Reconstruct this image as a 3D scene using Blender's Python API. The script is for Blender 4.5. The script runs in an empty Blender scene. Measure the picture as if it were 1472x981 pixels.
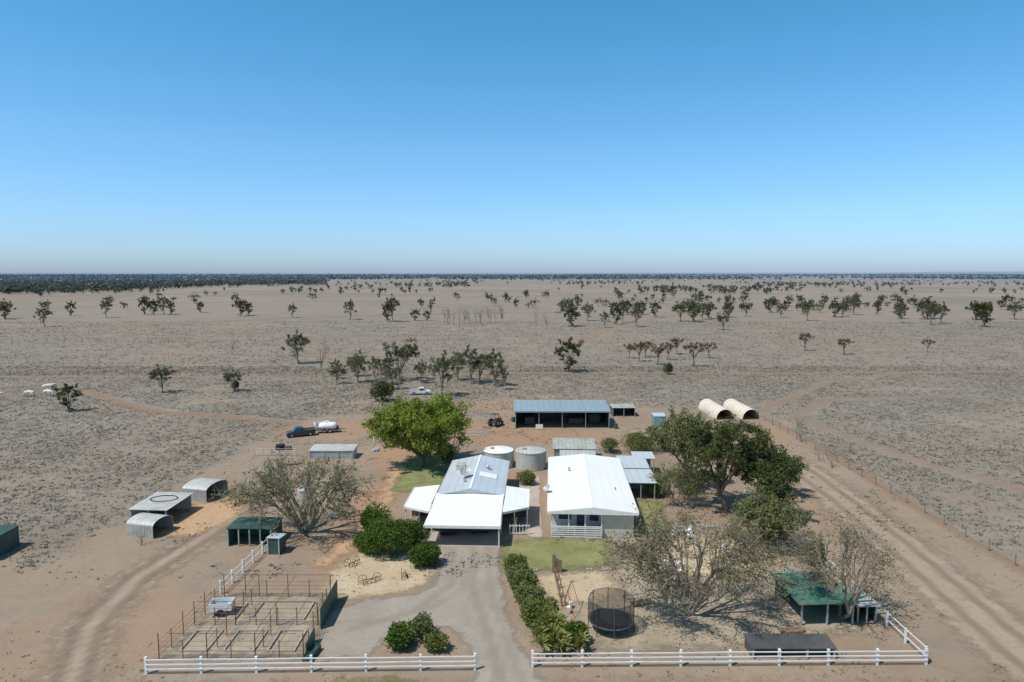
import bpy, math, random
import numpy as np
from mathutils import Vector, Matrix
R=random.Random(7)
sc=bpy.context.scene
COL=sc.collection
WORLD_SCALE=1.2

# ---------------------------------------------------------------- materials
def mixc(nt,fac,a,b,mode='MIX'):
    n=nt.nodes.new('ShaderNodeMix'); n.data_type='RGBA'; n.blend_type=mode
    for i,s in ((0,fac),(6,a),(7,b)):
        if hasattr(s,'links'): nt.links.new(s,n.inputs[i])
        elif i==0: n.inputs[0].default_value=s
        else: n.inputs[i].default_value=(*s,1) if len(s)==3 else s
    return n.outputs[2]
def noise(nt,vec,scale,detail=4,rough=.55,dist=0):
    n=nt.nodes.new('ShaderNodeTexNoise'); n.inputs['Scale'].default_value=scale
    n.inputs['Detail'].default_value=detail; n.inputs['Roughness'].default_value=rough
    n.inputs['Distortion'].default_value=dist
    nt.links.new(vec,n.inputs['Vector']); return n.outputs['Fac']
def mrange(nt,v,a,b,c=0,d=1,smooth=False):
    n=nt.nodes.new('ShaderNodeMapRange'); n.clamp=True
    if smooth: n.interpolation_type='SMOOTHSTEP'
    nt.links.new(v,n.inputs[0])
    for i,x in enumerate((a,b,c,d)): n.inputs[i+1].default_value=x
    return n.outputs[0]
def mth(nt,op,a,b=None):
    n=nt.nodes.new('ShaderNodeMath'); n.operation=op
    for i,s in enumerate((a,b)):
        if s is None: continue
        if hasattr(s,'links'): nt.links.new(s,n.inputs[i])
        else: n.inputs[i].default_value=s
    return n.outputs[0]
def attr(nt,name):
    n=nt.nodes.new('ShaderNodeAttribute'); n.attribute_name=name; return n.outputs['Fac']
def mat(name,col,rough=.7,metal=0,var=.18,scale=1.5,stripe=None,dirt=None,dirtamt=.5,bump=.0):
    m=bpy.data.materials.new(name); m.use_nodes=True; nt=m.node_tree
    b=nt.nodes['Principled BSDF']
    tc=nt.nodes.new('ShaderNodeTexCoord').outputs['Object']
    c0=tuple(max(0,x*(1-var)) for x in col); c1=tuple(min(1,x*(1+var)) for x in col)
    n1=noise(nt,tc,scale,5,.6)
    c=mixc(nt,mrange(nt,n1,.3,.7),c0,c1)
    if dirt:
        n2=noise(nt,tc,scale*.6,6,.7,.6)
        c=mixc(nt,mrange(nt,n2,.5,.72,0,dirtamt),c,dirt)
    if stripe:
        w=nt.nodes.new('ShaderNodeTexWave'); w.bands_direction=stripe[0]
        w.inputs['Scale'].default_value=.314/stripe[1]; w.inputs['Distortion'].default_value=.3
        nt.links.new(tc,w.inputs['Vector'])
        k=1-stripe[2]
        c=mixc(nt,mrange(nt,w.outputs['Fac'],0,.35,1,0),c,(k,k,k),'MULTIPLY')
    nt.links.new(c,b.inputs['Base Color'])
    b.inputs['Roughness'].default_value=rough; b.inputs['Metallic'].default_value=metal
    return m
def leafmat(name,dark,light,tr=.25,haze=False):
    m=bpy.data.materials.new(name); m.use_nodes=True; nt=m.node_tree
    for n in list(nt.nodes):
        if n.type=='BSDF_PRINCIPLED': nt.nodes.remove(n)
    out=nt.nodes['Material Output']
    c=mixc(nt,attr(nt,'v'),dark,light)
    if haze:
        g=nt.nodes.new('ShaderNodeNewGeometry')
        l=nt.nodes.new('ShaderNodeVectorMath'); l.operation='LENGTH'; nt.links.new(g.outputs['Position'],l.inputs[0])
        c=mixc(nt,mrange(nt,l.outputs['Value'],450,4500,0,.92),c,(.165,.22,.28))  # aerial haze painted into the leaf colour, growing with distance from origin
    d=nt.nodes.new('ShaderNodeBsdfDiffuse'); t=nt.nodes.new('ShaderNodeBsdfTranslucent')
    nt.links.new(c,d.inputs[0]); nt.links.new(c,t.inputs[0])
    mx=nt.nodes.new('ShaderNodeMixShader'); mx.inputs[0].default_value=tr
    nt.links.new(d.outputs[0],mx.inputs[1]); nt.links.new(t.outputs[0],mx.inputs[2])
    nt.links.new(mx.outputs[0],out.inputs[0]); return m

M={}
M['roofwhite']=mat('white_roof_metal',(.83,.82,.80),.5,0,.02,.5,('X',.9,.03),(.62,.58,.52),.22)
M['roofblue']=mat('galvanised_roof',(.55,.595,.61),.4,.1,.07,.5,('X',.8,.08),(.46,.43,.38),.3)
M['roofteal']=mat('teal_roof',(.26,.34,.355),.45,0,.08,.4,('X',.9,.1),(.32,.29,.24),.35)
M['roofold']=mat('weathered_roof',(.42,.44,.38),.6,.1,.2,.9,('X',.5,.2),(.33,.2,.12),.8)
M['rooftan']=mat('pale_old_roof',(.50,.49,.45),.6,.1,.15,.9,('X',.5,.15),(.3,.22,.15),.6)
M['galv']=mat('galvanised_iron',(.44,.445,.43),.5,.2,.15,1.2,('X',.3,.25),(.3,.22,.16),.6)
M['galvv']=mat('corrugated_tank',(.52,.52,.47),.5,.1,.1,1.2,('Z',.3,.25),(.35,.3,.24),.5)
M['white']=mat('white_paint',(.78,.76,.72),.6,0,.06,2,None,(.5,.43,.35),.5)
M['cream']=mat('cream_cladding',(.58,.52,.42),.7,0,.05,1,('Z',.2,.12))
M['whitewall']=mat('white_cladding',(.66,.64,.59),.7,0,.05,1,('Z',.2,.12))
M['glass']=mat('window_glass',(.03,.04,.05),.12,0,.2)
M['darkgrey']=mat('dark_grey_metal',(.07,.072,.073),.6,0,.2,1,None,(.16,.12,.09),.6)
M['green']=mat('green_shadecloth',(.05,.14,.10),.85,0,.3,1.2,None,(.18,.18,.13),.7)
M['dgreen']=mat('dark_green_iron',(.04,.09,.068),.6,0,.2,1,('X',.3,.3),(.12,.11,.09),.5)
M['rust']=mat('rusty_pipe',(.20,.105,.065),.8,.1,.3,2)
M['timber']=mat('weathered_timber',(.22,.155,.105),.85,0,.3,2)
M['post']=mat('grey_fence_post',(.2,.175,.15),.9,0,.3,3)
M['concrete']=mat('concrete',(.38,.34,.29),.85,0,.15,1)
M['rubber']=mat('rubber',(.02,.02,.021),.85,0,.2)
M['red']=mat('red_paint',(.45,.06,.06),.45,0,.15)
M['carwhite']=mat('white_car_paint',(.74,.74,.73),.3,0,.04)
M['cardark']=mat('dark_car_paint',(.045,.05,.055),.3,0,.1)
M['tankwhite']=mat('white_poly_tank',(.76,.75,.72),.5,0,.06,1,None,(.45,.36,.27),.5)
M['teal']=mat('teal_sheet',(.2,.32,.34),.5,0,.12,1,('X',.3,.15))
M['canvas']=mat('cream_canvas',(.70,.61,.49),.8,0,.12,.8,('Y',1.3,.16),(.5,.4,.3),.5)
M['bark']=mat('bark',(.16,.12,.09),.9,0,.35,3)
M['barkpale']=mat('pale_bark',(.26,.215,.17),.9,0,.35,2)
M['barktwig']=mat('brown_twigs',(.27,.215,.165),.9,0,.35,2)
M['hide']=mat('white_hide',(.66,.6,.52),.8,0,.12,3)
M['l_bright']=leafmat('bright_leaves',(.14,.19,.03),(.38,.43,.085),.4)
M['l_olive']=leafmat('olive_leaves',(.12,.135,.055),(.26,.262,.115),.3)
M['l_dry']=leafmat('dry_olive_leaves',(.14,.13,.06),(.29,.255,.14),.3)
M['l_dark']=leafmat('dark_green_leaves',(.05,.065,.024),(.16,.173,.066),.3)
M['l_shrub']=leafmat('glossy_green_leaves',(.045,.085,.018),(.14,.205,.042),.3)
M['l_hedge']=leafmat('hedge_leaves',(.085,.11,.03),(.24,.26,.08),.3)
M['l_yucca']=leafmat('yucca_leaves',(.17,.18,.045),(.38,.37,.13),.3)
M['l_gum']=leafmat('gum_leaves',(.085,.095,.05),(.225,.22,.12),.3)
M['l_gumd']=leafmat('dark_gum_leaves',(.048,.062,.028),(.145,.152,.066),.3)
M['l_brown']=leafmat('brown_leaves',(.13,.095,.06),(.225,.165,.105),.25)
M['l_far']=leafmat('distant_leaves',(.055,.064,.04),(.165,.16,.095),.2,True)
M['straw']=leafmat('dry_grass_blades',(.19,.162,.125),(.42,.365,.285),.35)
M['strawd']=leafmat('weed_blades',(.17,.15,.085),(.35,.3,.19),.3)

# ---------------------------------------------------------------- mesh helpers
def empty(name,x,y,z=0,rot=0):
    e=bpy.data.objects.new(name,None); e.location=(x,y,z); e.rotation_euler=(0,0,math.radians(rot))
    e.empty_display_size=.3; COL.objects.link(e); return e
class MB:
    def __init__(s): s.v=[]; s.f=[]
    def add(s,vs,fs):
        o=len(s.v); s.v+= [tuple(p) for p in vs]; s.f+=[tuple(i+o for i in f) for f in fs]; return s
    def box(s,x0,x1,y0,y1,z0,z1):
        return s.add([(x0,y0,z0),(x1,y0,z0),(x1,y1,z0),(x0,y1,z0),(x0,y0,z1),(x1,y0,z1),(x1,y1,z1),(x0,y1,z1)],
          [(0,3,2,1),(4,5,6,7),(0,1,5,4),(1,2,6,5),(2,3,7,6),(3,0,4,7)])
    def slab(s,pts,t):
        n=len(pts); lo=[(p[0],p[1],p[2]-t) for p in pts]
        return s.add(list(pts)+lo,[tuple(range(n)),tuple(range(2*n-1,n-1,-1))]+[((i+1)%n,i,i+n,(i+1)%n+n) for i in range(n)])
    def tube(s,p0,p1,r,n=6,r2=None):
        p0=Vector(p0);p1=Vector(p1);d=(p1-p0).normalized(); r2=r if r2 is None else r2
        a=d.cross(Vector((0,0,1)))
        if a.length<.01: a=Vector((1,0,0))
        a.normalize(); b=d.cross(a); vs=[]
        for p,rr in ((p0,r),(p1,r2)):
            for i in range(n):
                t=2*math.pi*i/n; vs.append(p+(a*math.cos(t)+b*math.sin(t))*rr)
        return s.add(vs,[(i,(i+1)%n,(i+1)%n+n,i+n) for i in range(n)]+[tuple(range(n-1,-1,-1)),tuple(range(n,2*n))])
    def path(s,pts,r,n=6):
        for a,b in zip(pts[:-1],pts[1:]): s.tube(a,b,r,n)
        return s
    def prismx(s,prof,y0,y1):
        n=len(prof)
        return s.add([(p[0],y0,p[1]) for p in prof]+[(p[0],y1,p[1]) for p in prof],
          [tuple(range(n)),tuple(range(2*n-1,n-1,-1))]+[((i+1)%n,i,i+n,(i+1)%n+n) for i in range(n)])
    def lathe(s,prof,cx,cy,n=28):
        vs=[];fs=[];k=len(prof)
        for r,z in prof:
            for i in range(n):
                t=2*math.pi*i/n; vs.append((cx+r*math.cos(t),cy+r*math.sin(t),z))
        for j in range(k-1):
            for i in range(n): fs.append((j*n+i,j*n+(i+1)%n,(j+1)*n+(i+1)%n,(j+1)*n+i))
        fs.append(tuple(range(n-1,-1,-1))); fs.append(tuple((k-1)*n+i for i in range(n)))
        return s.add(vs,fs)
    def arch(s,x0,x1,y0,y1,h,t=.05,n=14,along='x',z0=0):
        if along=='x': c=(y0+y1)/2; rr=(y1-y0)/2; a0,a1=x0,x1
        else: c=(x0+x1)/2; rr=(x1-x0)/2; a0,a1=y0,y1
        vs=[];fs=[]
        for a in (a0,a1):
            for k in (0,t):
                for i in range(n+1):
                    th=math.pi*i/n; u=c+(rr-k)*math.cos(th); z=z0+(h-k)*math.sin(th)
                    vs.append((a,u,z) if along=='x' else (u,a,z))
        m=n+1
        for i in range(n):
            fs+=[(i,i+1,2*m+i+1,2*m+i),(m+i,3*m+i,3*m+i+1,m+i+1),(i,m+i,m+i+1,i+1),(2*m+i,2*m+i+1,3*m+i+1,3*m+i)]
        return s.add(vs,fs)
    def obj(s,name,mt,parent=None,smooth=False,bevel=0):
        me=bpy.data.meshes.new(name); me.from_pydata(s.v,[],s.f); me.update()
        if smooth:
            me.polygons.foreach_set('use_smooth',[True]*len(me.polygons))
        me.materials.append(M[mt] if isinstance(mt,str) else mt)
        o=bpy.data.objects.new(name,me); COL.objects.link(o)
        if parent: o.parent=parent
        if bevel:
            b=o.modifiers.new('bevel','BEVEL'); b.width=bevel; b.segments=2; b.limit_method='ANGLE'
        return o
def quad_mesh(name,V,F,mats,mi=None,v=None):
    me=bpy.data.meshes.new(name); V=np.asarray(V,dtype=np.float32); F=np.asarray(F,dtype=np.int32)
    me.vertices.add(len(V)); me.vertices.foreach_set('co',V.ravel())
    me.loops.add(F.size); me.loops.foreach_set('vertex_index',F.ravel())
    me.polygons.add(len(F)); me.polygons.foreach_set('loop_start',np.arange(len(F),dtype=np.int32)*4)
    for m in mats: me.materials.append(m)
    if mi is not None: me.polygons.foreach_set('material_index',np.asarray(mi,dtype=np.int32))
    me.update(calc_edges=True)
    if v is not None:
        a=me.attributes.new('v','FLOAT','POINT'); a.data.foreach_set('value',np.asarray(v,dtype=np.float32))
    me.validate()
    return me
def link(name,me,x=0,y=0,z=0,rot=0,s=1,sz=None):
    o=bpy.data.objects.new(name,me); o.location=(x,y,z); o.rotation_euler=(0,0,rot); o.scale=(s,s,sz or s); COL.objects.link(o); return o

# ---------------------------------------------------------------- numpy noise / terrain
def vnoise(x,y,s,seed=0):
    x=np.asarray(x,dtype=np.float64)/s+1000; y=np.asarray(y,dtype=np.float64)/s+1000
    xi=np.floor(x).astype(np.int64); yi=np.floor(y).astype(np.int64); fx=x-xi; fy=y-yi
    fx=fx*fx*(3-2*fx); fy=fy*fy*(3-2*fy)
    def h(a,b):
        n=(a*374761393+b*668265263+seed*1442695041)&0x7fffffff
        n=((n^(n>>13))*1274126177)&0x7fffffff
        return ((n^(n>>16))&0xffff)/65535.
    return (h(xi,yi)*(1-fx)+h(xi+1,yi)*fx)*(1-fy)+(h(xi,yi+1)*(1-fx)+h(xi+1,yi+1)*fx)*fy
def sstep(a,b,x):
    t=np.clip((x-a)/(b-a),0,1); return t*t*(3-2*t)
def terr(x,y):
    d=np.hypot(x,y); k=sstep(350,2500,d)
    return k*((vnoise(x,y,420,3)-.5)*5+(vnoise(x,y,1500,5)-.5)*8)-k*1.5
def dpoly(x,y,pts):
    best=np.full(np.shape(x),1e9)
    for (ax,ay),(bx,by) in zip(pts[:-1],pts[1:]):
        dx,dy=bx-ax,by-ay; t=np.clip(((x-ax)*dx+(y-ay)*dy)/(dx*dx+dy*dy),0,1)
        best=np.minimum(best,np.hypot(x-ax-t*dx,y-ay-t*dy))
    return best
def inpoly(x,y,pts):
    ins=np.zeros(np.shape(x),bool); n=len(pts)
    for i in range(n):
        x0,y0=pts[i]; x1,y1=pts[(i+1)%n]
        if y0==y1: continue
        c=((y0>y)!=(y1>y))&(x<(x1-x0)*(y-y0)/(y1-y0)+x0); ins^=c
    return ins
def sdpoly(x,y,pts):
    d=dpoly(x,y,pts+[pts[0]]); return np.where(inpoly(x,y,pts),-d,d)
def dirtmask(X,Y):
    nz=(vnoise(X,Y,9,1)-.5)*7+(vnoise(X,Y,2.5,2)-.5)*3
    comp=[(-39,-60),(-39,58),(-38,72),(-36.5,100),(-33,114),(-8,118),(24,120),(44,116),(42.5,80),(41,52),(41,-60)]
    sd=sdpoly(X,Y,comp)+nz*.35
    m=1-sstep(-1.5,2,sd)
    m=np.maximum(m,1-sstep(50,60,Y+nz*1.5))
    m*=.45+.55*sstep(.25,.55,vnoise(X,Y,6,9)+.25*vnoise(X,Y,1.7,8))
    p=sstep(.6,.8,vnoise(X,Y,26,11)*.65+vnoise(X,Y,6,12)*.35)*.5
    return np.clip(np.maximum(m,p),0,1)

TRACKS=[([(-125,157),(-90,158),(-60,157),(-30,161),(10,163),(60,162),(130,166),(230,168)],1.3,.75),
        ([(-100,133),(-88,138),(-70,124),(-61,117),(-45,112),(-34,108)],1.5,.8),
        ([(-240,292),(-200,302),(-150,335),(-115,368),(-60,400),(40,420)],4,.95),
        ([(-300,560),(0,600),(500,590)],6,.55),([(-220,250),(-90,262),(0,236),(150,240),(300,250)],2.5,.6),
        ([(-260,196),(-120,205),(-20,198),(80,206),(220,214)],1.6,.45),([(20,236),(45,300),(110,420),(240,600)],3,.5),([(-30,161),(-75,230),(-190,300)],1.6,.45),
        ([(-500,760),(-100,800),(600,780)],9,.5),([(44,118),(70,150),(100,166)],1.2,.6),([(41.8,20),(41.8,118)],.7,.7),([(60,66),(52,84),(47,112),(60,128),(90,133)],1.4,.45)]
def axis(lo,hi,st,mlo,mhi,glo,ghi):
    a=list(np.arange(lo,hi+1e-6,st)); s=st; x=a[-1]
    while x<mhi: s*=ghi; x+=s; a.append(x)
    s=st; x=a[0]; b=[]
    while x>mlo: s*=glo; x-=s; b.append(x)
    return np.array(b[::-1]+a)
xs=axis(-46,46,.5,-40000,40000,1.04,1.04); ys=axis(32,118,.5,-400,45000,1.12,1.015)
X,Y=np.meshgrid(xs,ys); nx,ny=len(xs),len(ys)
Z=terr(X,Y)
V=np.stack([X.ravel(),Y.ravel(),Z.ravel()],1)
i=np.arange(ny-1)[:,None]*nx+np.arange(nx-1)[None,:]
F=np.stack([i,i+1,i+nx+1,i+nx],-1).reshape(-1,4)

gm=bpy.data.materials.new('dry_paddock_soil'); gm.use_nodes=True; nt=gm.node_tree; b=nt.nodes['Principled BSDF']
tc=nt.nodes.new('ShaderNodeTexCoord').outputs['Object']
n_big=noise(nt,tc,.012,5,.6); n_mid=noise(nt,tc,.09,6,.65,.4); n_f=noise(nt,tc,1.3,6,.7); n_ff=noise(nt,tc,4.2,4,.7); n_s=noise(nt,tc,.35,5,.7)
grass=mixc(nt,mrange(nt,n_mid,.35,.66),(.205,.175,.138),(.30,.258,.204))
grass=mixc(nt,mrange(nt,n_big,.42,.62,0,.6),grass,(.285,.222,.168))
grass=mixc(nt,mrange(nt,n_s,.46,.66,0,.6),grass,(.19,.16,.127))
grass=mixc(nt,mrange(nt,n_f,.48,.7,0,.6),grass,(.155,.13,.104))
grass=mixc(nt,mrange(nt,n_ff,.52,.7,0,.5),grass,(.38,.335,.27))
dirt=mixc(nt,mrange(nt,n_mid,.35,.65),(.272,.195,.137),(.33,.248,.178))
dirt=mixc(nt,mrange(nt,n_s,.45,.68,0,.55),dirt,(.285,.24,.185))
dirt=mixc(nt,mrange(nt,n_f,.5,.75,0,.5),dirt,(.195,.15,.113))
dirt=mixc(nt,mrange(nt,n_ff,.55,.75,0,.4),dirt,(.38,.315,.235))
da=mth(nt,'ADD',attr(nt,'dirt'),mrange(nt,n_f,.3,.7,-.25,.25))
c=mixc(nt,mrange(nt,da,.25,.75),grass,dirt)
ra=mth(nt,'MULTIPLY',attr(nt,'red'),mrange(nt,n_f,.3,.7,.6,1.1))
c=mixc(nt,ra,c,(.38,.215,.12))
ta=mth(nt,'MULTIPLY',attr(nt,'track'),mrange(nt,n_f,.25,.65,.6,1.1))
c=mixc(nt,ta,c,(.255,.155,.10))
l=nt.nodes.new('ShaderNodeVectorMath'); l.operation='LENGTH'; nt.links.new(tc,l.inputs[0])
n_xl=noise(nt,tc,.006,5,.6); n_xm=noise(nt,tc,.04,6,.7)
far=mixc(nt,mrange(nt,n_xl,.4,.6),(.225,.188,.15),(.34,.268,.208))
far=mixc(nt,mrange(nt,n_xm,.45,.68,0,.5),far,(.19,.16,.128))
farm=mth(nt,'MULTIPLY',mrange(nt,l.outputs['Value'],180,900,0,.7),mrange(nt,attr(nt,'track'),0,1,1,.2))
c=mixc(nt,farm,c,far)
c=mixc(nt,mrange(nt,l.outputs['Value'],900,7000,0,.95),c,(.20,.238,.275))  # blue-grey aerial haze painted into the far ground's base colour
nt.links.new(c,b.inputs['Base Color']); b.inputs['Roughness'].default_value=.95
b.inputs['Specular IOR Level'].default_value=.1
bp=nt.nodes.new('ShaderNodeBump'); bp.inputs['Strength'].default_value=.45; bp.inputs['Distance'].default_value=.2
nt.links.new(n_f,bp.inputs['Height']); nt.links.new(bp.outputs[0],b.inputs['Normal'])
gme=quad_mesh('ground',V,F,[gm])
D=dirtmask(X,Y)
T=np.zeros_like(X)
for pts,w,a in TRACKS:
    T=np.maximum(T,a*(1-sstep(w*.5,w*1.4,dpoly(X+(vnoise(X,Y,12,31)-.5)*3,Y+(vnoise(X,Y,10,32)-.5)*2,pts))))
RED=np.zeros_like(X)
for (cx,cy,rx,ry,a) in [(-14.5,92,5,14,.75),(-14.5,66,2.6,12,.7),(-31,66,3.5,4.5,1),(2,98,14,5,.65),(24,96,10,7,.6),(1.5,74,3,6,.5),(-30,103,9,6,.55),(33,75,6,22,.35),(-5,122,25,6,.4),(-27,44,6,8,.35),(4,36,30,2.5,.3),(-12,104,20,4,.55),(36,100,8,6,.4)]:
    q=np.hypot((X-cx)/rx,(Y-cy)/ry)+(vnoise(X,Y,3,41)-.5)*.6
    RED=np.maximum(RED,a*(1-sstep(.5,1.25,q)))
for nm,arr in (('dirt',D),('track',T),('red',RED)):
    a=gme.attributes.new(nm,'FLOAT','POINT'); a.data.foreach_set('value',arr.ravel().astype(np.float32))
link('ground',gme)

def sheetmat(name,c0,c1,c2,edge=.35,spk=3.0):
    m=bpy.data.materials.new(name); m.use_nodes=True; nt=m.node_tree; b=nt.nodes['Principled BSDF']
    tc=nt.nodes.new('ShaderNodeTexCoord').outputs['Object']
    c=mixc(nt,mrange(nt,noise(nt,tc,.35,5,.6,.3),.35,.65),c0,c1)
    c=mixc(nt,mrange(nt,noise(nt,tc,spk,5,.7),.5,.72,0,.6),c,c2)
    c=mixc(nt,mrange(nt,noise(nt,tc,.8,6,.7),.52,.7,0,.4),c,c2)
    c=mixc(nt,attr(nt,'rut'),c,c2)
    nt.links.new(c,b.inputs['Base Color']); b.inputs['Roughness'].default_value=.95; b.inputs['Specular IOR Level'].default_value=.1
    s=mth(nt,'ADD',attr(nt,'sd'),mrange(nt,noise(nt,tc,.9,6,.7),.2,.8,-edge*1.6,edge*1.6))
    f=mrange(nt,s,-edge,edge,0,1,True)
    tr=nt.nodes.new('ShaderNodeBsdfTransparent'); mx=nt.nodes.new('ShaderNodeMixShader')
    nt.links.new(f,mx.inputs[0]); nt.links.new(b.outputs[0],mx.inputs[1]); nt.links.new(tr.outputs[0],mx.inputs[2])
    nt.links.new(mx.outputs[0],nt.nodes['Material Output'].inputs[0]); return m
def sheet(name,z,mt,poly=None,line=None,hw=1,pad=1.2,step=.4,ruts=None):
    pts=poly or line; px=[p[0] for p in pts]; py=[p[1] for p in pts]; e=pad+(hw if line else 0)
    gx=np.arange(min(px)-e,max(px)+e+step,step); gy=np.arange(min(py)-e,max(py)+e+step,step)
    A,B=np.meshgrid(gx,gy)
    sd=sdpoly(A,B,poly) if poly else dpoly(A,B,line)-hw
    n=len(gx); i=(np.arange(len(gy)-1)[:,None]*n+np.arange(n-1)[None,:])
    q=np.stack([i,i+1,i+n+1,i+n],-1).reshape(-1,4)
    keep=(sd.ravel()[q].min(1)<pad); q=q[keep]
    used=np.unique(q); remap=np.zeros(A.size,int); remap[used]=np.arange(len(used))
    Vv=np.stack([A.ravel(),B.ravel(),np.full(A.size,z)],1)[used]
    me=quad_mesh(name,Vv,remap[q],[mt])
    a=me.attributes.new('sd','FLOAT','POINT'); a.data.foreach_set('value',sd.ravel()[used].astype(np.float32))
    rt=np.zeros(A.size)
    if ruts:
        for pl,w,am in ruts: rt=np.maximum(rt,(am*(1-sstep(w*.4,w,dpoly(A,B,pl)))).ravel())
    a=me.attributes.new('rut','FLOAT','POINT'); a.data.foreach_set('value',rt[used].astype(np.float32))
    return link(name,me)
S_grav=sheetmat('grey_gravel',(.305,.26,.21),(.36,.31,.255),(.25,.212,.17),.35)
S_road=sheetmat('pale_dirt_road',(.325,.25,.182),(.375,.295,.22),(.225,.16,.115),.9)
S_lawn=sheetmat('watered_lawn',(.16,.175,.062),(.26,.25,.11),(.335,.285,.17),.6)
S_lawn2=sheetmat('thin_lawn',(.15,.17,.05),(.24,.24,.09),(.33,.26,.15),.5)
S_straw=sheetmat('straw_mulch',(.45,.345,.22),(.52,.42,.28),(.32,.225,.14),.6)
S_mulch=sheetmat('leaf_litter',(.32,.258,.185),(.40,.33,.24),(.2,.15,.11),.9,2.0)
S_pave=sheetmat('pebble_path',(.41,.335,.28),(.48,.405,.34),(.27,.21,.17),.2)
S_sand=sheetmat('orange_sand',(.46,.29,.17),(.50,.335,.205),(.3,.185,.11),.8)
def off(l,d): return [(p[0]+d,p[1]) for p in l]
rr=[(32,-10),(32,30),(32.6,42),(34,55),(35.2,70),(35.6,82),(34,92),(29,99),(20,101)]
sheet('dirt_road',.010,S_road,line=rr,hw=2.8,pad=2.5,ruts=[(off(rr,-1.2),.55,.85),(off(rr,.9),.55,.85),(off(rr,2.3),.3,.6)])
lt=[(-20,-10),(-23,25),(-26,38),(-28.8,44.5),(-29.6,52),(-28.2,60),(-26.6,72),(-26,82),(-25.5,92),(-18,99),(-5,101)]
sheet('dirt_track',.012,S_road,line=lt,hw=1.7,pad=2.5,ruts=[(off(lt,-.9),.6,.95),(off(lt,.8),.6,.95)])
ft=[(-60,34),(-30,35.5),(0,36.2),(30,36),(60,35)]
sheet('front_track',.016,S_road,line=ft,hw=1.8,pad=2.5,ruts=[([(p[0],p[1]+.8) for p in ft],.5,.6)])
dr=[(-7.6,64.5),(-1.1,64.5),(-1.1,58),(-1.0,54),(-.7,50),(-.35,46),(.2,43),(1.0,40.5),(1.5,38.5),(2.2,36),(4,33),(-4,33),(-2.3,36.5),(-2.1,38.5),(-2.5,41),(-3.4,43.4),(-4.5,44.4),(-6.2,44.5),(-8.4,42.6),(-9.2,40.6),(-12.3,40.6),(-13.2,44),(-12.8,47),(-10.5,48.3),(-8,48.8),(-6.3,50),(-5.9,53),(-6.4,56),(-7.6,58.5)]
sheet('driveway',.020,S_grav,poly=dr,pad=1,ruts=[([(-3.4,58),(-3.0,50),(-1.7,44),(-.6,38),(0,33)],.5,.7),([(-5.2,57),(-4.6,51),(-7,46.5),(-11,44)],.5,.6),([(-2,58),(-1.6,50),(-.6,44),(.6,38)],.4,.5),([(-4.2,56),(-3.8,50),(-5.5,47.3),(-9,45.2),(-12,45)],.4,.45)])
sheet('garden_bed',.024,S_straw,poly=[(-14.3,48.4),(-12,48.6),(-9,49.2),(-6.6,50.8),(-6.3,54),(-7.8,57),(-10,58.6),(-13.2,57.5),(-14.6,53)])
sheet('leaf_litter',.026,S_mulch,poly=[(1.7,43),(1.7,53),(8.2,53.3),(9.2,59),(14,61.5),(24,60.5),(24.8,50),(24,44),(15,42),(8,41.5)],pad=2)
sheet('garden_bed',.030,S_straw,poly=[(2.2,48.5),(2.0,52.4),(7.6,53),(8.2,49.6),(5.5,47.5)])
sheet('garden_bed',.030,S_straw,poly=[(12,53),(13.5,59),(20,60.5),(22.5,55),(18,51.5)],pad=2)
sheet('lawn',.034,S_lawn,poly=[(-.7,53.2),(-.7,59),(3.2,59.9),(8.6,59.6),(8.3,54.2),(4,53.3)])
sheet('lawn',.034,S_lawn,poly=[(-13.4,73.5),(-8.1,73),(-7.6,79),(-8,87),(-13,88)],pad=1)
sheet('lawn',.034,S_lawn,poly=[(11.3,60.8),(12,70),(15.6,70),(14.6,60.8)])
sheet('lawn',.034,S_lawn2,poly=[(-10.5,36.8),(-10.5,38.2),(-6,38.2),(-6,36.8)],pad=1)
sheet('pebble_path',.038,S_pave,poly=[(1.5,60.2),(1.2,64),(.6,72),(.9,79),(3.3,79),(2.9,70),(2.8,60.2)],pad=.6)
sheet('sand_patch',.028,S_sand,poly=[(-33,60.5),(-33,69),(-29,71),(-27,66),(-29,60.5)],pad=2)
sheet('sand_patch',.028,S_sand,poly=[(-16.2,54),(-15,62),(-14.2,70),(-15,84),(-12.6,84),(-12.8,66),(-13.6,58.5),(-14.8,54)],pad=1)
sheet('pen_floor',.030,S_mulch,poly=[(-22,40.6),(-22,48.8),(-13.4,48.8),(-13,40.6)],pad=1)

# ---------------------------------------------------------------- vegetation
def ring_path(pts,rad,n):
    pts=np.asarray(pts,float); k=len(pts); t=np.gradient(pts,axis=0); t/=np.linalg.norm(t,axis=1)[:,None]+1e-9
    ref=np.array([.31,.17,.93]) if abs(t[0,2])<.9 else np.array([1.,.1,0])
    a=np.cross(t,ref); a/=np.linalg.norm(a,axis=1)[:,None]+1e-9; bb=np.cross(t,a)
    th=np.arange(n)*2*np.pi/n
    V=pts[:,None,:]+(a[:,None,:]*np.cos(th)[None,:,None]+bb[:,None,:]*np.sin(th)[None,:,None])*np.asarray(rad)[:,None,None]
    i=np.arange(k-1)[:,None]*n; j=np.arange(n)[None,:]; j2=(j+1)%n
    F=np.stack([i+j,i+j2,i+n+j2,i+n+j],-1).reshape(-1,4)
    return V.reshape(-1,3),F
def rnd_unit(rng,n):
    a=rng.normal(size=(n,3)); return a/np.linalg.norm(a,axis=1)[:,None]
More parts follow.
